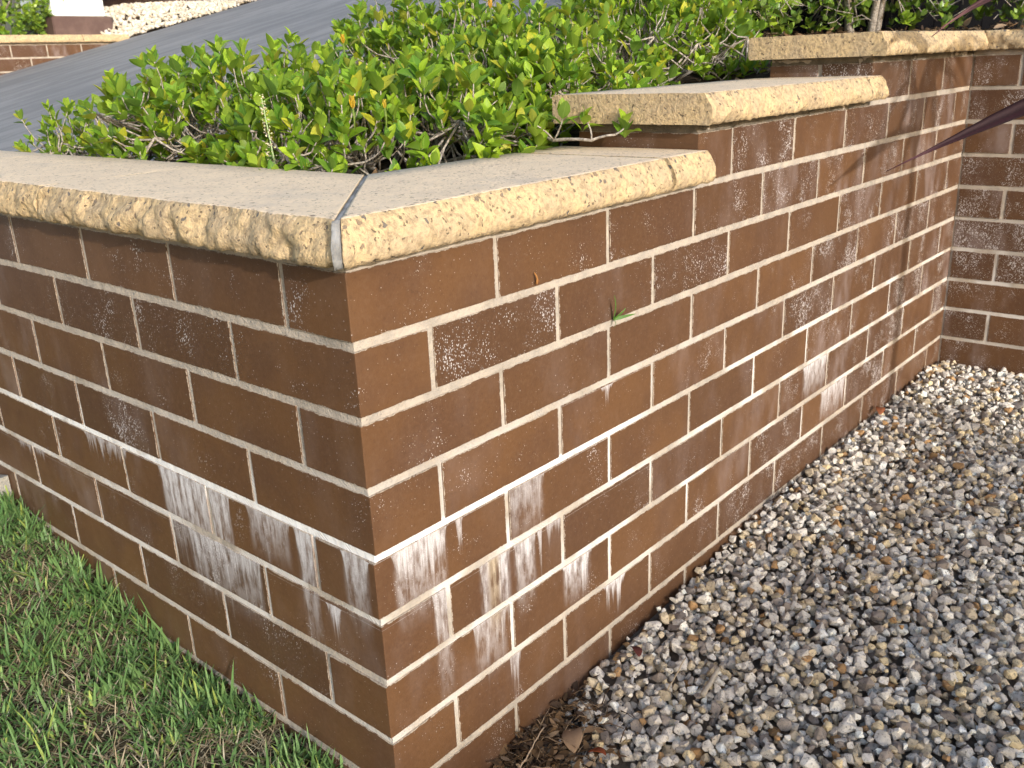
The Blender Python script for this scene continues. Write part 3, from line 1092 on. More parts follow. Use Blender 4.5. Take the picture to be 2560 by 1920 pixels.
def hedge_shrub(name, label, cx, cy, r, zlo, zhi, n, seed, trunks=3):
    random.seed(seed)
    z0 = soil_z(min(cx, 4.5), cy)
    base = np.array((cx, cy, z0))
    root = empty(name, base, label, "shrub", "shrubs in the upper bed")
    wood, leaves = Soup(), []
    tops = []
    for i in range(trunks):
        th = random.uniform(0, 6.28)
        a = base + np.array((math.cos(th) * 0.05, math.sin(th) * 0.05, -0.03))
        c = np.array((cx + math.cos(th) * r * 0.4, cy + math.sin(th) * r * 0.4, z0 + (zhi - z0) * 0.6))
        pts = bez(a, (a + c) / 2 + np.array((random.uniform(-.04, .04), random.uniform(-.04, .04), 0.02)), c, 9)
        v, f = tube(pts, random.uniform(0.012, 0.022), 0.006, 7)
        wood.add(v, f)
        tops.append(pts)
    allp = np.vstack([t[3:] for t in tops])
    for i in range(n):
        d = np.array([random.gauss(0, 1) for _ in range(3)])
        d /= np.linalg.norm(d)
        rr = random.uniform(0.55, 1.0)
        p = np.array((cx + d[0] * r * rr, cy + d[1] * r * rr, (zlo + zhi) / 2 + d[2] * (zhi - zlo) / 2 * rr))
        if p[2] < z0 + 0.03:
            continue
        a = allp[np.argsort(np.linalg.norm(allp - p, axis=1))[random.randint(0, 3)]]
        ax = d * 0.7 + np.array((0, 0, 0.4)) + np.array([random.uniform(-.3, .3) for _ in range(3)])
        pts = bez(a, (a + p) / 2 + np.array((0, 0, 0.03)), p, 5)
        v, f = tube(pts, 0.0032, 0.0014, 4)
        wood.add(v, f)
        whorl(p, ax, leaves, random.uniform(0.8, 1.2), 3, "hedge")
    for i in range(46):                              # low shoots
        th = random.uniform(0, 6.28)
        rr = random.uniform(0.35, 1.0) * r
        p = np.array((cx + math.cos(th) * rr, cy + math.sin(th) * rr, random.uniform(0.255, 0.36)))
        a = allp[np.argsort(np.linalg.norm(allp - p, axis=1))[random.randint(0, 3)]]
        v, f = tube(bez(a, (a + p) / 2 + np.array((0, 0, 0.05)), p, 5), 0.003, 0.0013, 4)
        wood.add(v, f)
        whorl(p, np.array([random.uniform(-.6, .6), random.uniform(-.8, .3), 0.6]), leaves, random.uniform(0.8, 1.2), 3, "hedge")
    for i in range(26):                              # dry bare twigs low in the shade
        th = random.uniform(0, 6.28)
        q = base + np.array((math.cos(th) * r * random.uniform(.2, .9), math.sin(th) * r * random.uniform(.2, .9), random.uniform(0.01, 0.10)))
        q2 = q + np.array((random.uniform(-.09, .09), random.uniform(-.09, .09), random.uniform(-0.01, .06)))
        v, f = tube([q, (q + q2) / 2 + np.array((0, 0, random.uniform(-.01, .02))), q2], 0.0016, 0.0008, 4)
        wood.add(v, f)
    build_plant(root, base, leaves, wood, "hedge", 260, "trunks")
    return root


hedge_shrub("hedge_shrub", "round-leaved shrub with several brown stems behind the end of the top coping", 2.45, 0.92, 0.36, 0.25, 0.86, 330, 41)
hedge_shrub("hedge_shrub", "round-leaved shrub over dark shade behind the long top coping", 2.88, 0.58, 0.36, 0.27, 0.95, 330, 42)
hedge_shrub("hedge_shrub", "round-leaved shrub above the leaf litter beside the side wall", 3.10, 0.12, 0.36, 0.27, 0.95, 330, 43)
random.seed(6)

# dark fence closing the upper bed; its near-black paints in deep hedge shade
m_shade_black = noisy("hedge_shade_black", (0.004, 0.004, 0.005), (0.006, 0.006, 0.007), 6.0, 0.9, 0.2, 0.002)
m_shade_black.node_tree.nodes["Principled BSDF"].inputs["Specular IOR Level"].default_value = 0.02
FA, FB = np.array((2.80, 1.20)), np.array((4.9, -0.2))
fd = (FB - FA) / np.linalg.norm(FB - FA)
fl = np.linalg.norm(FB - FA)
fr = empty("shade_black_fence", (FA[0], FA[1], 0.2), "dark fence behind the round-leaved shrubs, deep hedge shade painted in as near-black", "fence")
fr.rotation_euler = (0, 0, math.atan2(fd[1], fd[0]))
bd = box_mesh("board", 0.1195, 0.018, 1.75, m_shade_black, 0.003, 1)
for i in range(int(fl / 0.12)):
    obj("board", bd, fr, (0.06 + 0.12 * i, 0.0, 0.80 + random.uniform(-.003, .003)))
obj("rail", box_mesh("rail", fl, 0.04, 0.07, m_shade_black, 0.003, 1), fr, (fl / 2, 0.03, 0.35))
obj("rail", box_mesh("rail_top", fl, 0.04, 0.07, m_shade_black, 0.003, 1), fr, (fl / 2, 0.03, 1.3))
for i in range(3):
    obj("post", box_mesh("post", 0.08, 0.08, 2.0, m_shade_black, 0.004, 1), fr, (0.05 + i * (fl - 0.1) / 2, 0.092, 0.6))

# ------------------------------------------------------------------ gravel
def stone_geo(sub, seed):
    r = random.Random(seed)
    bm = bmesh.new()
    sx, sy, sz = r.uniform(0.85, 1.35), r.uniform(0.78, 1.1), r.uniform(0.62, 0.9)
    for _ in range(r.randint(11, 16)):
        n = Vector((r.gauss(0, 1), r.gauss(0, 1), r.gauss(0, 1))).normalized() * r.uniform(0.88, 1.08)
        bm.verts.new((n.x * sx, n.y * sy, n.z * sz))
    got = bmesh.ops.convex_hull(bm, input=bm.verts)
    loose = [v for v in bm.verts if not v.link_faces]
    if loose:
        bmesh.ops.delete(bm, geom=loose, context='VERTS')
    if sub > 1:
        bmesh.ops.bevel(bm, geom=bm.edges[:], offset=0.10, segments=1, affect='EDGES', clamp_overlap=True)
        bmesh.ops.triangulate(bm, faces=[f for f in bm.faces if len(f.verts) > 4])
        for v in bm.verts:
            v.co += v.co.normalized() * 0.07 * noise.noise(v.co * 2.6 + Vector((seed, 0, 0)))
    bmesh.ops.recalc_face_normals(bm, faces=bm.faces)
    bm.verts.index_update()
    V = np.array([v.co[:] for v in bm.verts])
    F = [tuple(v.index for v in f.verts) for f in bm.faces]
    bm.free()
    return V, F


def stone_col():
    r = random.random()
    k = random.uniform(0.8, 1.15)
    if r < 0.46:
        c = (0.54, 0.50, 0.445)
    elif r < 0.66:
        c = (0.74, 0.695, 0.62)
    elif r < 0.78:
        c = (0.52, 0.43, 0.30)
    elif r < 0.83:
        c = (0.37, 0.22, 0.10)
    elif r < 0.93:
        c = (0.25, 0.21, 0.18)
    else:
        c = (0.58, 0.47, 0.29)
    return tuple(min(0.82, x * k * 1.12) for x in c)


SHAPES = [stone_geo(2, i * 3 + 1) for i in range(14)]
SHAPES_LO = [stone_geo(1, i * 3 + 1) for i in range(14)]


def rot3():
    return np.array(Euler((random.uniform(-.6, .6), random.uniform(-.6, .6), random.uniform(0, 6.28))).to_matrix())


stones = []
st = 0.0152
for layer in range(3):
    ny, nx = int(1.15 / st), int(2.2 / st)
    for j in range(ny):
        for i in range(nx):
            x = -0.05 + (i + 0.5 * (j % 2) + 0.37 * layer) * st + random.uniform(-.006, .006)
            y = -0.008 - (j + 0.41 * layer) * st + random.uniform(-.006, .006)
            r = random.choice((0.0055, 0.0070, 0.0082, 0.0092, 0.0104, 0.0132)) * random.uniform(0.85, 1.1)
            if y > -r * 0.9 or x > 2.148 - r or (x < 0.05 and y > -0.02):
                continue
            if not in_view((x, y + 0.0, gravel_z(x, y))) and random.random() < 0.55:
                continue
            z = gravel_z(x, y) - 0.013 * layer + random.uniform(-0.005, 0.004)
            if layer == 0 and random.random() < 0.10:
                continue
            stones.append((np.array((x, y, z)), r, rot3(), random.randrange(14), stone_col()))
vis = sorted(range(len(stones)), key=lambda i: (0 if in_view(stones[i][0]) else 1, -stones[i][1] / np.linalg.norm(stones[i][0] - CAM) + (0.02 if stones[i][0][2] < gravel_z(*stones[i][0][:2]) - 0.008 else 0)))
palette = [stone_col() for _ in range(40)]
smesh = {}
near = set(vis[:300])
sp = Soup()
for i, (p, r, R, sh, c) in enumerate(stones):
    if i in near:
        pi = random.randrange(40)
        if pi not in smesh:
            V, F = SHAPES[pi % 14]
            smesh[pi] = mesh_of("stone", V, F, M_STONE, np.broadcast_to(palette[pi], (len(V), 3)), smooth=False)
        mw = Matrix.Identity(4)
        for a in range(3):
            for b in range(3):
                mw[a][b] = R[a, b] * r
            mw[a][3] = p[a]
        obj("stone", smesh[pi], bed, mw=mw)
    else:
        far = np.linalg.norm(p - CAM) > 1.75 or p[2] < gravel_z(p[0], p[1]) - 0.012
        V, F = (SHAPES_LO if far else SHAPES)[sh]
        sp.add(V @ (R * r).T + p, F, np.array(c))
g = obj("gravel", sp.mesh("gravel", M_STONE), bed)
g["kind"] = "stuff"

# ------------------------------------------------------------------ grass
sp = Soup()


def blade(x, y, z, L, W, az, lean, bend, col):
    d = np.array((math.cos(az), math.sin(az), 0.0))
    sd = np.array((-d[1], d[0], 0.0))
    V, Fc = [], []
    p = np.array((x, y, z))
    ang = lean
    seg = 4
    for i in range(seg + 1):
        t = i / seg
        wd = W * (0.75 + 0.5 * t if t < 0.35 else (1.0 - ((t - 0.35) / 0.65) ** 1.6) * 0.95)
        n = np.array((0, 0, 1.0)) * math.sin(ang) * 0.2
        if i == seg:
            V.append(p)
        else:
            V += [p - sd * wd / 2 + n * wd, p + sd * wd / 2 + n * wd]
        p = p + (d * math.sin(ang) + np.array((0, 0, math.cos(ang)))) * (L / seg)
        ang += bend / seg
    for i in range(seg - 1):
        Fc.append((2 * i, 2 * i + 1, 2 * i + 3, 2 * i + 2))
    Fc.append((2 * seg - 2, 2 * seg - 1, 2 * seg))
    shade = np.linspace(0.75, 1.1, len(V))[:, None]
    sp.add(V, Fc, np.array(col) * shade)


random.seed(77)
N = 0
while N < 24000:
    x = -abs(random.gauss(0, 0.42)) - 0.004
    y = random.uniform(-0.45, 1.85)
    if x < -1.1:
        continue
    z = lawn_z(x, y)
    if not in_view((x, y, z + 0.02)) and random.random() < 0.75:
        continue
    clump = fbm(x * 9, y * 9, 2.2)
    edge = math.exp(x / 0.06)
    dry = random.random() < 0.42 + 0.6 * max(0, -clump)
    if dry:
        c = random.choice(((0.52, 0.43, 0.28), (0.42, 0.33, 0.20), (0.29, 0.22, 0.13), (0.58, 0.51, 0.36)))
        blade(x, y, z - 0.004, random.uniform(0.015, 0.05), random.uniform(0.0012, 0.003), random.uniform(0, 6.28), random.uniform(0.8, 1.5), random.uniform(-.2, .7), c)
    else:
        t = random.random()
        c = np.array((0.090, 0.190, 0.055)) * (1 - t) + np.array((0.225, 0.360, 0.120)) * t
        if random.random() < 0.06:
            c = np.array((0.34, 0.42, 0.10))
        L = random.uniform(0.014, 0.034) * (1 + 0.6 * clump) + 0.034 * edge * random.random()
        if random.random() < 0.06 + 0.10 * max(0, clump):
            L += random.uniform(0.02, 0.05)
        blade(x, y, z - 0.004, max(0.012, L), random.uniform(0.0026, 0.0056), random.uniform(0, 6.28), random.uniform(0.15, 1.25), random.uniform(-0.2, 1.0), c)
    N += 1
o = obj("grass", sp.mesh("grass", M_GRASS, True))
tag(o, "coarse green lawn grass with dry straw growing against the wall", "grass", kind="stuff")

# ------------------------------------------------------------------ small things
random.seed(90)


def litter(name, n, where, sizes, cols, zf):
    sp = Soup()
    for _ in range(n):
        x, y = where()
        z = zf(x, y)
        L = random.uniform(*sizes)
        if random.random() < 0.35:
            a = random.uniform(0, 6.28)
            q = np.array((x, y, z))
            q2 = q + np.array((math.cos(a) * L * 1.6, math.sin(a) * L * 1.6, random.uniform(-.004, .012)))
            v, f = tube([q, (q + q2) / 2 + np.array((0, 0, random.uniform(-.003, .006))), q2], 0.0010, 0.0005, 4)
            sp.add(v, f, np.array(random.choice(cols)))
        else:
            V, F, _ = leaf_geo(L, random.uniform(0.25, 0.6), random.uniform(-.5, .6), random.uniform(-.6, .8))
            R = np.array(Euler((random.uniform(-.7, .7), random.uniform(-.7, .7), random.uniform(0, 6.28))).to_matrix())
            sp.add(V @ R.T + np.array((x, y, z)), F, np.array(random.choice(cols)))
    return obj(name, sp.mesh(name, M_LITTER, True))


BROWNS = ((0.09, 0.055, 0.03), (0.14, 0.085, 0.045), (0.05, 0.032, 0.022), (0.22, 0.14, 0.08), (0.28, 0.20, 0.13))
o = litter("leaf_litter", 1100, lambda: (abs(random.gauss(0.215, 0.065)), -abs(random.gauss(0, 0.05)) - 0.004), (0.008, 0.026), BROWNS,
           lambda x, y: gravel_z(x, y) + random.uniform(0.004, 0.008 + 0.03 * math.exp(-((x - 0.2) / 0.07) ** 2 + y / 0.06)))
tag(o, "brown rotted leaf and twig litter heaped against the wall corner", "leaf litter", kind="stuff")
o = litter("mulch", 2600, lambda: (random.uniform(0.3, 3.4), random.uniform(0.26, 1.5)), (0.012, 0.035), BROWNS, lambda x, y: soil_z(x, y) + random.uniform(0.0, 0.012))
tag(o, "brown leaf mulch scattered over the planter soil", "mulch", kind="stuff")
o = litter("fallen_leaves", 260, lambda: (random.uniform(2.4, 3.4), random.uniform(-0.5, 0.4)), (0.015, 0.04), BROWNS[1:], lambda x, y: soil_z(x, y) + random.uniform(0.0, 0.02))
tag(o, "dry brown leaves strewn behind the side wall coping", "leaf litter", kind="stuff")


def single_leaf(name, label, pos, L, W, rot, col, cat="leaf"):
    V, F, uv = leaf_geo(L, W, 0.35, 0.5, 0.3, rows=(0.0, 0.1, 0.25, 0.42, 0.6, 0.78, 0.92, 1.0))
    V = V + np.array([[0, 0, 0.0015 * noise.noise(Vector(v) * 160)] for v in V])
    o = obj(name, mesh_of(name, V, F, M_LITTER, np.broadcast_to(col, (len(V), 3)), uv, True), None, pos, rot)
    tag(o, label, cat)
    md = o.modifiers.new("thickness", 'SOLIDIFY')
    md.thickness = 0.0006
    return o


def gz(x, y, d=0.008):
    return (x, y, gravel_z(x, y) + d)


single_leaf("dry_leaf", "large curled tan leaf in the litter at the wall corner", gz(0.262, -0.085, 0.016), 0.062, 0.5, (0.2, -0.2, -0.9), (0.36, 0.24, 0.15))
single_leaf("dry_leaf", "small rust-red leaf lying on gravel beside the litter heap", gz(0.285, -0.125, 0.012), 0.026, 0.6, (0.3, 0.3, 0.4), (0.30, 0.075, 0.03))
single_leaf("dry_leaf", "reddish brown leaf against the wall foot where gravel is sunlit", gz(1.60, -0.03, 0.014), 0.05, 0.45, (0.3, 0.1, -1.2), (0.26, 0.09, 0.04))
single_leaf("dry_leaf", "dark maroon leaf half sunk in gravel near the third bottom brick", gz(0.47, -0.06, 0.012), 0.035, 0.5, (0.2, 0.3, -0.6), (0.10, 0.03, 0.025))


def stick(name, label, a, b, r, col, cat="twig"):
    a, b = np.array(a), np.array(b)
    n = 9
    t = np.linspace(0, 1, n)[:, None]
    pts = a + (b - a) * t
    pts[1:-1] += np.array([[random.uniform(-1, 1) * np.linalg.norm(b - a) * 0.015 for _ in range(3)] for _ in range(n - 2)])
    v, f = tube(pts, r, r * 0.75, 7)
    o = obj(name, mesh_of(name, v, f, M_LITTER, np.broadcast_to(col, (len(v), 3)), smooth=True))
    return tag(o, label, cat)


stick("stick", "short grey weathered stick lying on the gravel", gz(0.452, -0.185, 0.012), gz(0.515, -0.178, 0.014), 0.0045, (0.42, 0.37, 0.30))
stick("twig", "thin pale twig on gravel above the weathered stick", gz(0.435, -0.135, 0.014), gz(0.505, -0.125, 0.018), 0.0012, (0.45, 0.36, 0.25))
stick("twig", "long thin brown twig leaning out of the litter heap", gz(0.205, -0.05, 0.025), gz(0.235, -0.11, 0.022), 0.0014, (0.25, 0.17, 0.11))
stick("twig", "forked pale twig stub crossing the litter heap", gz(0.185, -0.045, 0.035), gz(0.255, -0.035, 0.04), 0.0014, (0.36, 0.27, 0.19))
stick("twig", "grey twig lying on gravel along the wall foot", gz(1.02, -0.10, 0.014), gz(1.10, -0.115, 0.012), 0.0016, (0.36, 0.33, 0.30))

# grass sprig caught on the bed joint of the sunlit face
sp = Soup()
b = np.array((0.484, -0.002, -0.166))
for (dx, dy, dz, W) in ((-0.012, -0.010, 0.040, 0.0042), (0.036, -0.016, 0.003, 0.0035), (0.014, -0.012, 0.016, 0.0022), (-0.006, -0.006, -0.010, 0.0028), (0.024, -0.004, 0.012, 0.0016)):
    e2 = b + np.array((dx, dy, dz))
    pts = bez(b, (b + e2) / 2 + np.array((0, -0.006, 0.003)), e2, 6)
    V, Fc = [], []
    t3 = e2 - b
    sd = np.cross(t3, (0.2, -1, 0.3))
    sd /= np.linalg.norm(sd)
    for i, p in enumerate(pts):
        wd = 1.5 * W * (1 - (i / 5) ** 1.7) * (0.7 if i == 0 else 1) + 0.0001
        V += [p - sd * wd / 2, p + sd * wd / 2 + np.array((0, -0.0006, 0))]
    Fc = [(2 * i, 2 * i + 1, 2 * i + 3, 2 * i + 2) for i in range(5)]
    sp.add(V - b, Fc, np.array((0.085, 0.19, 0.03)))
o = obj("grass_sprig", sp.mesh("grass_sprig", M_GRASS, True), None, tuple(b))
tag(o, "small green grass sprig stuck in a bed joint of the sunlit wall", "grass sprig")

# dry husk hanging on the wall
sp = Soup()
b = np.array((0.305, -0.002, -0.070))
v, f = tube([(0, 0, 0.012), (0.001, -0.004, 0.006), (0.003, -0.004, 0), (0.004, -0.003, -0.006), (0.003, -0.002, -0.010)], 0.0012, 0.0026, 6)
sp.add(v, f, np.array((0.36, 0.17, 0.06)))
v, f = tube([(0.003, -0.003, 0.0), (0.006, -0.006, -0.004), (0.0065, -0.004, -0.009)], 0.0012, 0.0005, 5)
sp.add(v, f, np.array((0.25, 0.11, 0.04)))
o = obj("dry_husk", sp.mesh("dry_husk", M_LITTER, True), None, tuple(b))
o.scale = (0.7, 0.7, 0.7)
tag(o, "small brown dried husk clinging to the top course of brick", "husk")

# weed with a pale seed spike rising behind the left coping
wx, wy = 0.292, 0.512
root = empty("weed_stalk", (wx, wy, soil_z(wx, wy)), "thin weed stalk with pale seed spike behind the left coping", "weed")
z0 = soil_z(wx, wy)
v, f = tube([(0, 0, 0), (0.002, 0.002, 0.05), (-0.002, 0.004, 0.10), (-0.008, 0.006, 0.175)], 0.0021, 0.0009, 6)
obj("stem", mesh_of("stem", v, f, M_LITTER, np.broadcast_to((0.32, 0.42, 0.20), (len(v), 3)), smooth=True), root)
sp = Soup()
for i in range(90):
    t = random.uniform(0.42, 1.0)
    p = np.array((-0.008 * t, 0.006 * t, 0.18 * t))
    a = random.uniform(0, 6.28)
    d = 0.008 * (1.25 - t) + 0.001
    V, F = SHAPES_LO[i % 14]
    sp.add(V * random.uniform(0.0010, 0.0018) + p + np.array((math.cos(a) * d, math.sin(a) * d, random.uniform(-.002, .003))), F,
           np.array(random.choice(((0.62, 0.55, 0.40), (0.50, 0.40, 0.28), (0.45, 0.46, 0.24)))))
f_ = obj("seed_spike", sp.mesh("seed_spike", M_LITTER), root)
f_["kind"] = "stuff"

# ------------------------------------------------------------------ cordyline at the right
px_, py_ = 1.50, -0.70
z0 = gravel_z(px_, py_) - 0.02
cord = empty("cordyline", (px_, py_, z0), "cordyline with long dark purple strap leaves reaching over the gravel", "plant")
base = np.array((px_, py_, z0))
crown = np.array((px_, py_, 0.16))
v, f = tube(bez(base, base + np.array((0.01, 0.0, 0.4)), crown, 10), 0.022, 0.018, 9)
obj("stem", mesh_of("stem_cord", v - base, f, M_BARK, smooth=True), cord)


def strap(a, mid, b, W, col, roll=0.0):
    pts = bez(np.array(a, float), np.array(mid, float), np.array(b, float), 15)
    V, Fc = [], []
    for i, p in enumerate(pts):
        t = i / 14
        tg = pts[min(i + 1, 14)] - pts[max(i - 1, 0)]
        tg /= np.linalg.norm(tg)
        sd = np.cross(tg, (0, 0, 1))
        sd /= np.linalg.norm(sd) + 1e-9
        n = np.cross(sd, tg)
        sd, n = math.cos(roll) * sd + math.sin(roll) * n, math.cos(roll) * n - math.sin(roll) * sd
        wd = W * (0.55 + 0.45 * min(1, t * 2.5)) * (1 - smooth01((t - 0.55) / 0.45) ** 1.1) + 0.0004
        for k, q in ((-1, 0.5), (-0.5, 0.1), (0, -0.25), (0.5, 0.1), (1, 0.5)):
            V.append(p + sd * wd * 0.5 * k + n * wd * 0.32 * q)
    for i in range(14):
        for k in range(4):
            Fc.append((i * 5 + k, i * 5 + k + 1, (i + 1) * 5 + k + 1, (i + 1) * 5 + k))
    me = mesh_of("strap_leaf", np.array(V) - base, Fc, M_STRAP, np.array([np.array(col) * (0.65, 1.5, 0.8, 1.25, 0.6)[i % 5] * (1 + 3.0 * smooth01((i // 5 - 11.6) / 2)) for i in range(len(V))]), smooth=True)
    o = obj("strap_leaf", me, cord)
    md = o.modifiers.new("thickness", 'SOLIDIFY')
    md.thickness = 0.0008


PUR = (0.022, 0.009, 0.011)
def at(px, py, D):
    return CAM + D * (FWD + RIGHT * (px - 1280) / FPX - UP * (py - 960) / FPX)


strap(crown + (0, 0.01, 0.08), at(2700, 190, 1.72), at(2216, 428, 1.74), 0.034, PUR, 1.0)        # reaches low into the picture
strap(crown + (0, 0.0, 0.10), at(2660, -190, 1.72), at(2328, 92, 1.74), 0.034, (0.055, 0.026, 0.026), 0.9)
for i in range(24):
    a = 2 * math.pi * i / 24 + random.uniform(-.12, .12)
    if math.cos(a) < 0.35 and math.sin(a) > -0.3 and (i % 4):
        continue
    L = random.uniform(0.40, 0.58)
    hgt = random.uniform(0.10, 0.38)
    b_ = crown + np.array((math.cos(a) * L, math.sin(a) * L, hgt - 0.15))
    if b_[0] > 2.10:
        b_[0] = 2.10 - random.uniform(0, 0.05)
    if b_[1] > -0.40:
        b_[1] = -0.40
    strap(crown + (math.cos(a) * .012, math.sin(a) * .012, random.uniform(0.0, 0.12)), crown + np.array((math.cos(a) * min(L * .5, 0.1), math.sin(a) * L * .5, hgt + 0.15)), b_, random.uniform(0.026, 0.046), PUR)

# ------------------------------------------------------------------ across the driveway
YF = 6.00
M_BRICK2 = M_BRICK
far = empty("garden_wall", (2.08, YF, 0.2), "low brown brick wall with sandstone coping across the driveway", "wall")
cz = 0.452
for k in range(5):
    zc = cz - 0.009 - 0.043 - 0.086 * k
    off = 0.0 if k % 2 == 0 else -0.12
    for i in range(-3, 5):
        x = 2.12 + 0.24 * i + off
        if x + 0.23 > 2.98:
            continue
        put_brick(far, BR, x + 0.115 - 2.0, 0.055, zc - 0.2)
sp = Soup()
mortar_panel(sp, (-0.8, e, -0.2), (1, 0, 0), (0, 0, 1), 1.62, cz - 0.2 + 0.2, (0, -1, 0), 0.03)
sp.add([(-0.8, e, cz - 0.2), (0.82, e, cz - 0.2), (0.82, 0.22, cz - 0.2), (-0.8, 0.22, cz - 0.2), (0.82, e, -0.2), (0.82, 0.22, -0.2)], [(0, 1, 2, 3), (1, 4, 5, 2)])
obj("mortar", sp.mesh("far_mortar", M_MORTAR, True), far)
fb = (0, 0, cz - 0.2 - 0.009)
coping(cs, far, fb, X, NY, -0.85, 0, -0.06, 0, 21.0, th=0.05, back=0.14)
coping(cs, far, fb, X, NY, -0.056, 0, 0.60, 0, 22.0, th=0.05, back=0.14)
coping(cs, far, fb, X, NY, 0.604, 0, 0.945, 0, 23.0, th=0.05, back=0.14)

m_pier = noisy("dark_brown_render", (0.085, 0.052, 0.045), (0.12, 0.078, 0.066), 9.0, 0.7, 0.3, 0.002)
m_white = noisy("white_render", (0.74, 0.76, 0.72), (0.66, 0.69, 0.66), 5.0, 0.8, 0.25, 0.002)


def prism(name, foot, z0, z1, mat, parent, bevel=0.006):
    bm = bmesh.new()
    lo = [bm.verts.new((x, y, z0)) for x, y in foot]
    hi = [bm.verts.new((x, y, z1)) for x, y in foot]
    n = len(foot)
    for i in range(n):
        bm.faces.new((lo[i], lo[(i + 1) % n], hi[(i + 1) % n], hi[i]))
    bm.faces.new(hi)
    bm.faces.new(lo[::-1])
    if bevel:
        bmesh.ops.bevel(bm, geom=bm.edges[:], offset=bevel, segments=2, affect='EDGES')
    return obj(name, bm_mesh(name, bm, mat), parent)


pier = empty("white_pier", (2.80, 6.2, 0.3), "white rendered pier on a dark brown plinth behind the low wall", "pier")
prism("plinth", [(-0.20, 0.0), (0.235, 0.0), (0.50, 0.42), (0.50, 0.62), (-0.20, 0.62)], 0.0, 0.335, m_pier, pier)
prism("shaft", [(-0.165, 0.05), (0.215, 0.05), (0.34, 0.30), (0.34, 0.55), (-0.165, 0.55)], 0.336, 2.2, m_white, pier)

# clipped bush beside the pier
random.seed(31)
bx, by = 2.26, 6.36
base = np.array((bx, by, 0.44))
root = empty("clipped_bush", base, "dense clipped bright green bush beside the white pier", "bush")
leaves, wood = [], Soup()
for i in range(5):
    a = random.uniform(0, 6.28)
    v, f = tube(bez(base, base + np.array((0, 0, .1)), base + np.array((math.cos(a) * .15, math.sin(a) * .12, .3)), 6), 0.012, 0.006, 6)
    wood.add(v, f)
for i in range(620):
    d = np.array([random.gauss(0, 1) for _ in range(3)])
    d /= np.linalg.norm(d)
    p = np.array((bx, by, 0.76)) + d * (0.52, 0.22, 0.36) * random.uniform(0.72, 1.02) * (1 + 0.12 * noise.noise(Vector(d) * 2.4))
    if p[1] < 6.15:
        p[1] = 6.15 + random.uniform(0, .03)
    whorl(p, d + np.array((0, -0.1, 0.5)), leaves, random.uniform(1.0, 1.4), 3, "hedge")
build_plant(root, base, leaves, wood, "hedge", 300, "stems")

# bank of cream pebbles between the pier and the driveway
def mound_z(x, y):
    return drive_z(x) + 0.02 + 0.16 * smooth01((y - 6.0) / 0.55) * smooth01((4.35 - x) / 1.1) + 0.01 * fbm(x * 3, y * 3, 0)


o = obj("pebble_bank", sheet("pebble_bank", list(np.linspace(2.93, 4.5, 30)), list(np.linspace(5.99, 7.2, 24)), lambda x, y: mound_z(x, y) - 0.02, M_SOIL))
tag(o, "bank of cream pebbles between the white pier and the driveway", "pebbles", kind="structure")
sp = Soup()
for i in range(4200):
    x, y = random.uniform(2.93, 4.5), random.uniform(5.985, 7.1)
    if x < 3.12 and y > 6.2 and (y - 6.2) > (x - 2.83) * 1.5:
        continue
    r = random.uniform(0.010, 0.022)
    k = random.uniform(0.75, 1.1)
    c = np.array(random.choice(((0.66, 0.60, 0.50), (0.72, 0.68, 0.60), (0.55, 0.47, 0.36), (0.70, 0.63, 0.50)))) * k
    V, F = SHAPES_LO[i % 14]
    sp.add(V @ (rot3() * r).T + np.array((x, y, mound_z(x, y) + random.uniform(-.01, .006))), F, c)
o2 = obj("pebbles", sp.mesh("pebbles", M_PEBBLE), o)
o2["kind"] = "stuff"

# dark terrace wall with a weathered log above the pebble bank
tw = empty("terrace_wall", (3.05, 6.95, 0.45), "dark brown terrace wall end beside the cream pebble bank", "wall")
prism("wall_body", [(-0.1, 0.12), (0.42, -0.02), (1.56, -0.42), (1.72, -0.20), (1.72, 0.35), (-0.1, 0.5)], 0.0, 0.52, m_pier, tw)
prism("wall_top", [(-0.12, 0.10), (1.60, -0.40), (1.60, 0.30), (-0.12, 0.45)], 0.521, 0.56, m_pier, tw, 0.004)
m_log = noisy("weathered_log", (0.20, 0.15, 0.13), (0.09, 0.06, 0.055), 12.0, 0.9, 1.0, 0.01, (0.6, 3, 3))
v, f = tube([(3.0, 6.78, 0.86), (3.4, 6.68, 0.90), (3.9, 6.54, 0.955), (4.35, 6.40, 1.02)], 0.075, 0.06, 14)
v = v + np.array([[0.008 * noise.noise(Vector(p) * 14) for _ in range(3)] for p in v])
lg = obj("weathered_log", mesh_of("weathered_log", v, f, m_log, smooth=True))
tag(lg, "weathered grey-brown log lying along the dark terrace wall", "log")
rk = noisy("bank_rock", (0.30, 0.24, 0.17), (0.16, 0.14, 0.12), 10.0, 0.9, 0.8, 0.01)
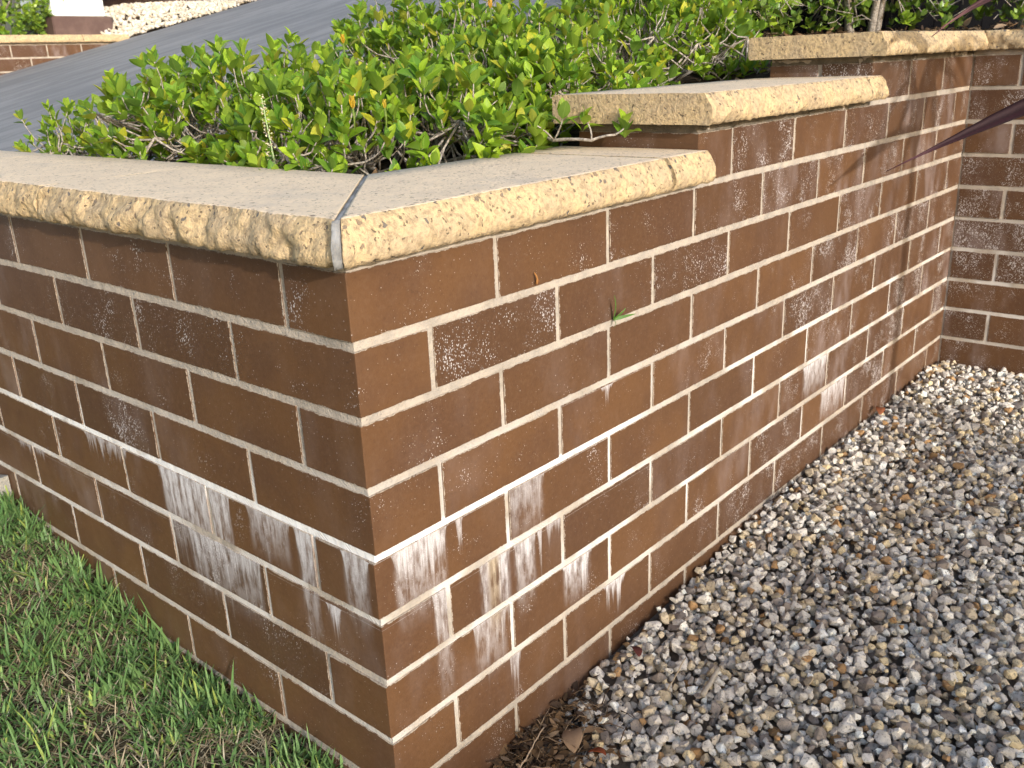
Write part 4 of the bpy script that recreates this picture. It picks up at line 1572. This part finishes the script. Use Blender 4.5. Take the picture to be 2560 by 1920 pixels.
for i, (x, y, r, lb) in enumerate(((4.72, 6.32, 0.075, "tan rock at the driveway edge next to the terrace wall end"), (4.98, 6.42, 0.10, "larger grey-brown rock uphill of the tan rock"),
                                   (5.25, 6.30, 0.07, "small round brown rock second uphill of the tan rock"), (5.55, 6.42, 0.12, "broad dark rock farthest up the driveway edge"))):
    V, F = SHAPES[i + 3]
    o = obj("bank_rock", mesh_of("bank_rock", V * r, F, rk, smooth=True), None, (x, y, drive_z(x) - 0.1 + r * 0.95))
    tag(o, lb, "rock", "rocks along the driveway")
sp = Soup()
for i in range(700):
    x, y = random.uniform(4.5, 7.5), random.uniform(6.0, 7.4)
    V, F = SHAPES_LO[i % 14]
    sp.add(V @ (rot3() * random.uniform(0.02, 0.045)).T + np.array((x, y, drive_z(x) - 0.08 + random.uniform(-.01, .02) + 0.1 * smooth01((y - 6.1)))), F,
           np.array(random.choice(((0.28, 0.25, 0.22), (0.36, 0.29, 0.20), (0.18, 0.16, 0.15)))))
o = obj("rubble", sp.mesh("rubble", M_STONE))
tag(o, "grey rubble bank rising above the driveway edge", "rubble", kind="stuff")

# ------------------------------------------------------------------ behind the camera: unseen fence added to shade the gravel and wall foot
m_fence = noisy("grey_paling", (0.24, 0.19, 0.15), (0.33, 0.28, 0.23), 7.0, 0.85, 0.4, 0.003, (6, 6, 1))
pf = empty("added_shade_fence", (-1.25, -5.5, -0.80), "unseen timber fence added behind the camera to shade the gravel", "fence")
pl = box_mesh("paling", 0.098, 0.016, 1.85, m_fence, 0.002, 1)
for i in range(21):
    obj("paling", pl, pf, (-1.05 + 0.1 * i + 0.05, 0, 0.96 + random.uniform(-.01, .01)))
obj("rail", box_mesh("fence_rail", 2.1, 0.045, 0.075, m_fence, 0.003, 1), pf, (0.0, -0.031, 0.35))
obj("rail", box_mesh("fence_rail_top", 2.1, 0.045, 0.075, m_fence, 0.003, 1), pf, (0.0, -0.031, 1.35))
for i in range(2):
    obj("post", box_mesh("fence_post", 0.1, 0.1, 1.75, m_fence, 0.004, 1), pf, (-0.9 + i * 1.8, -0.105, 0.85))
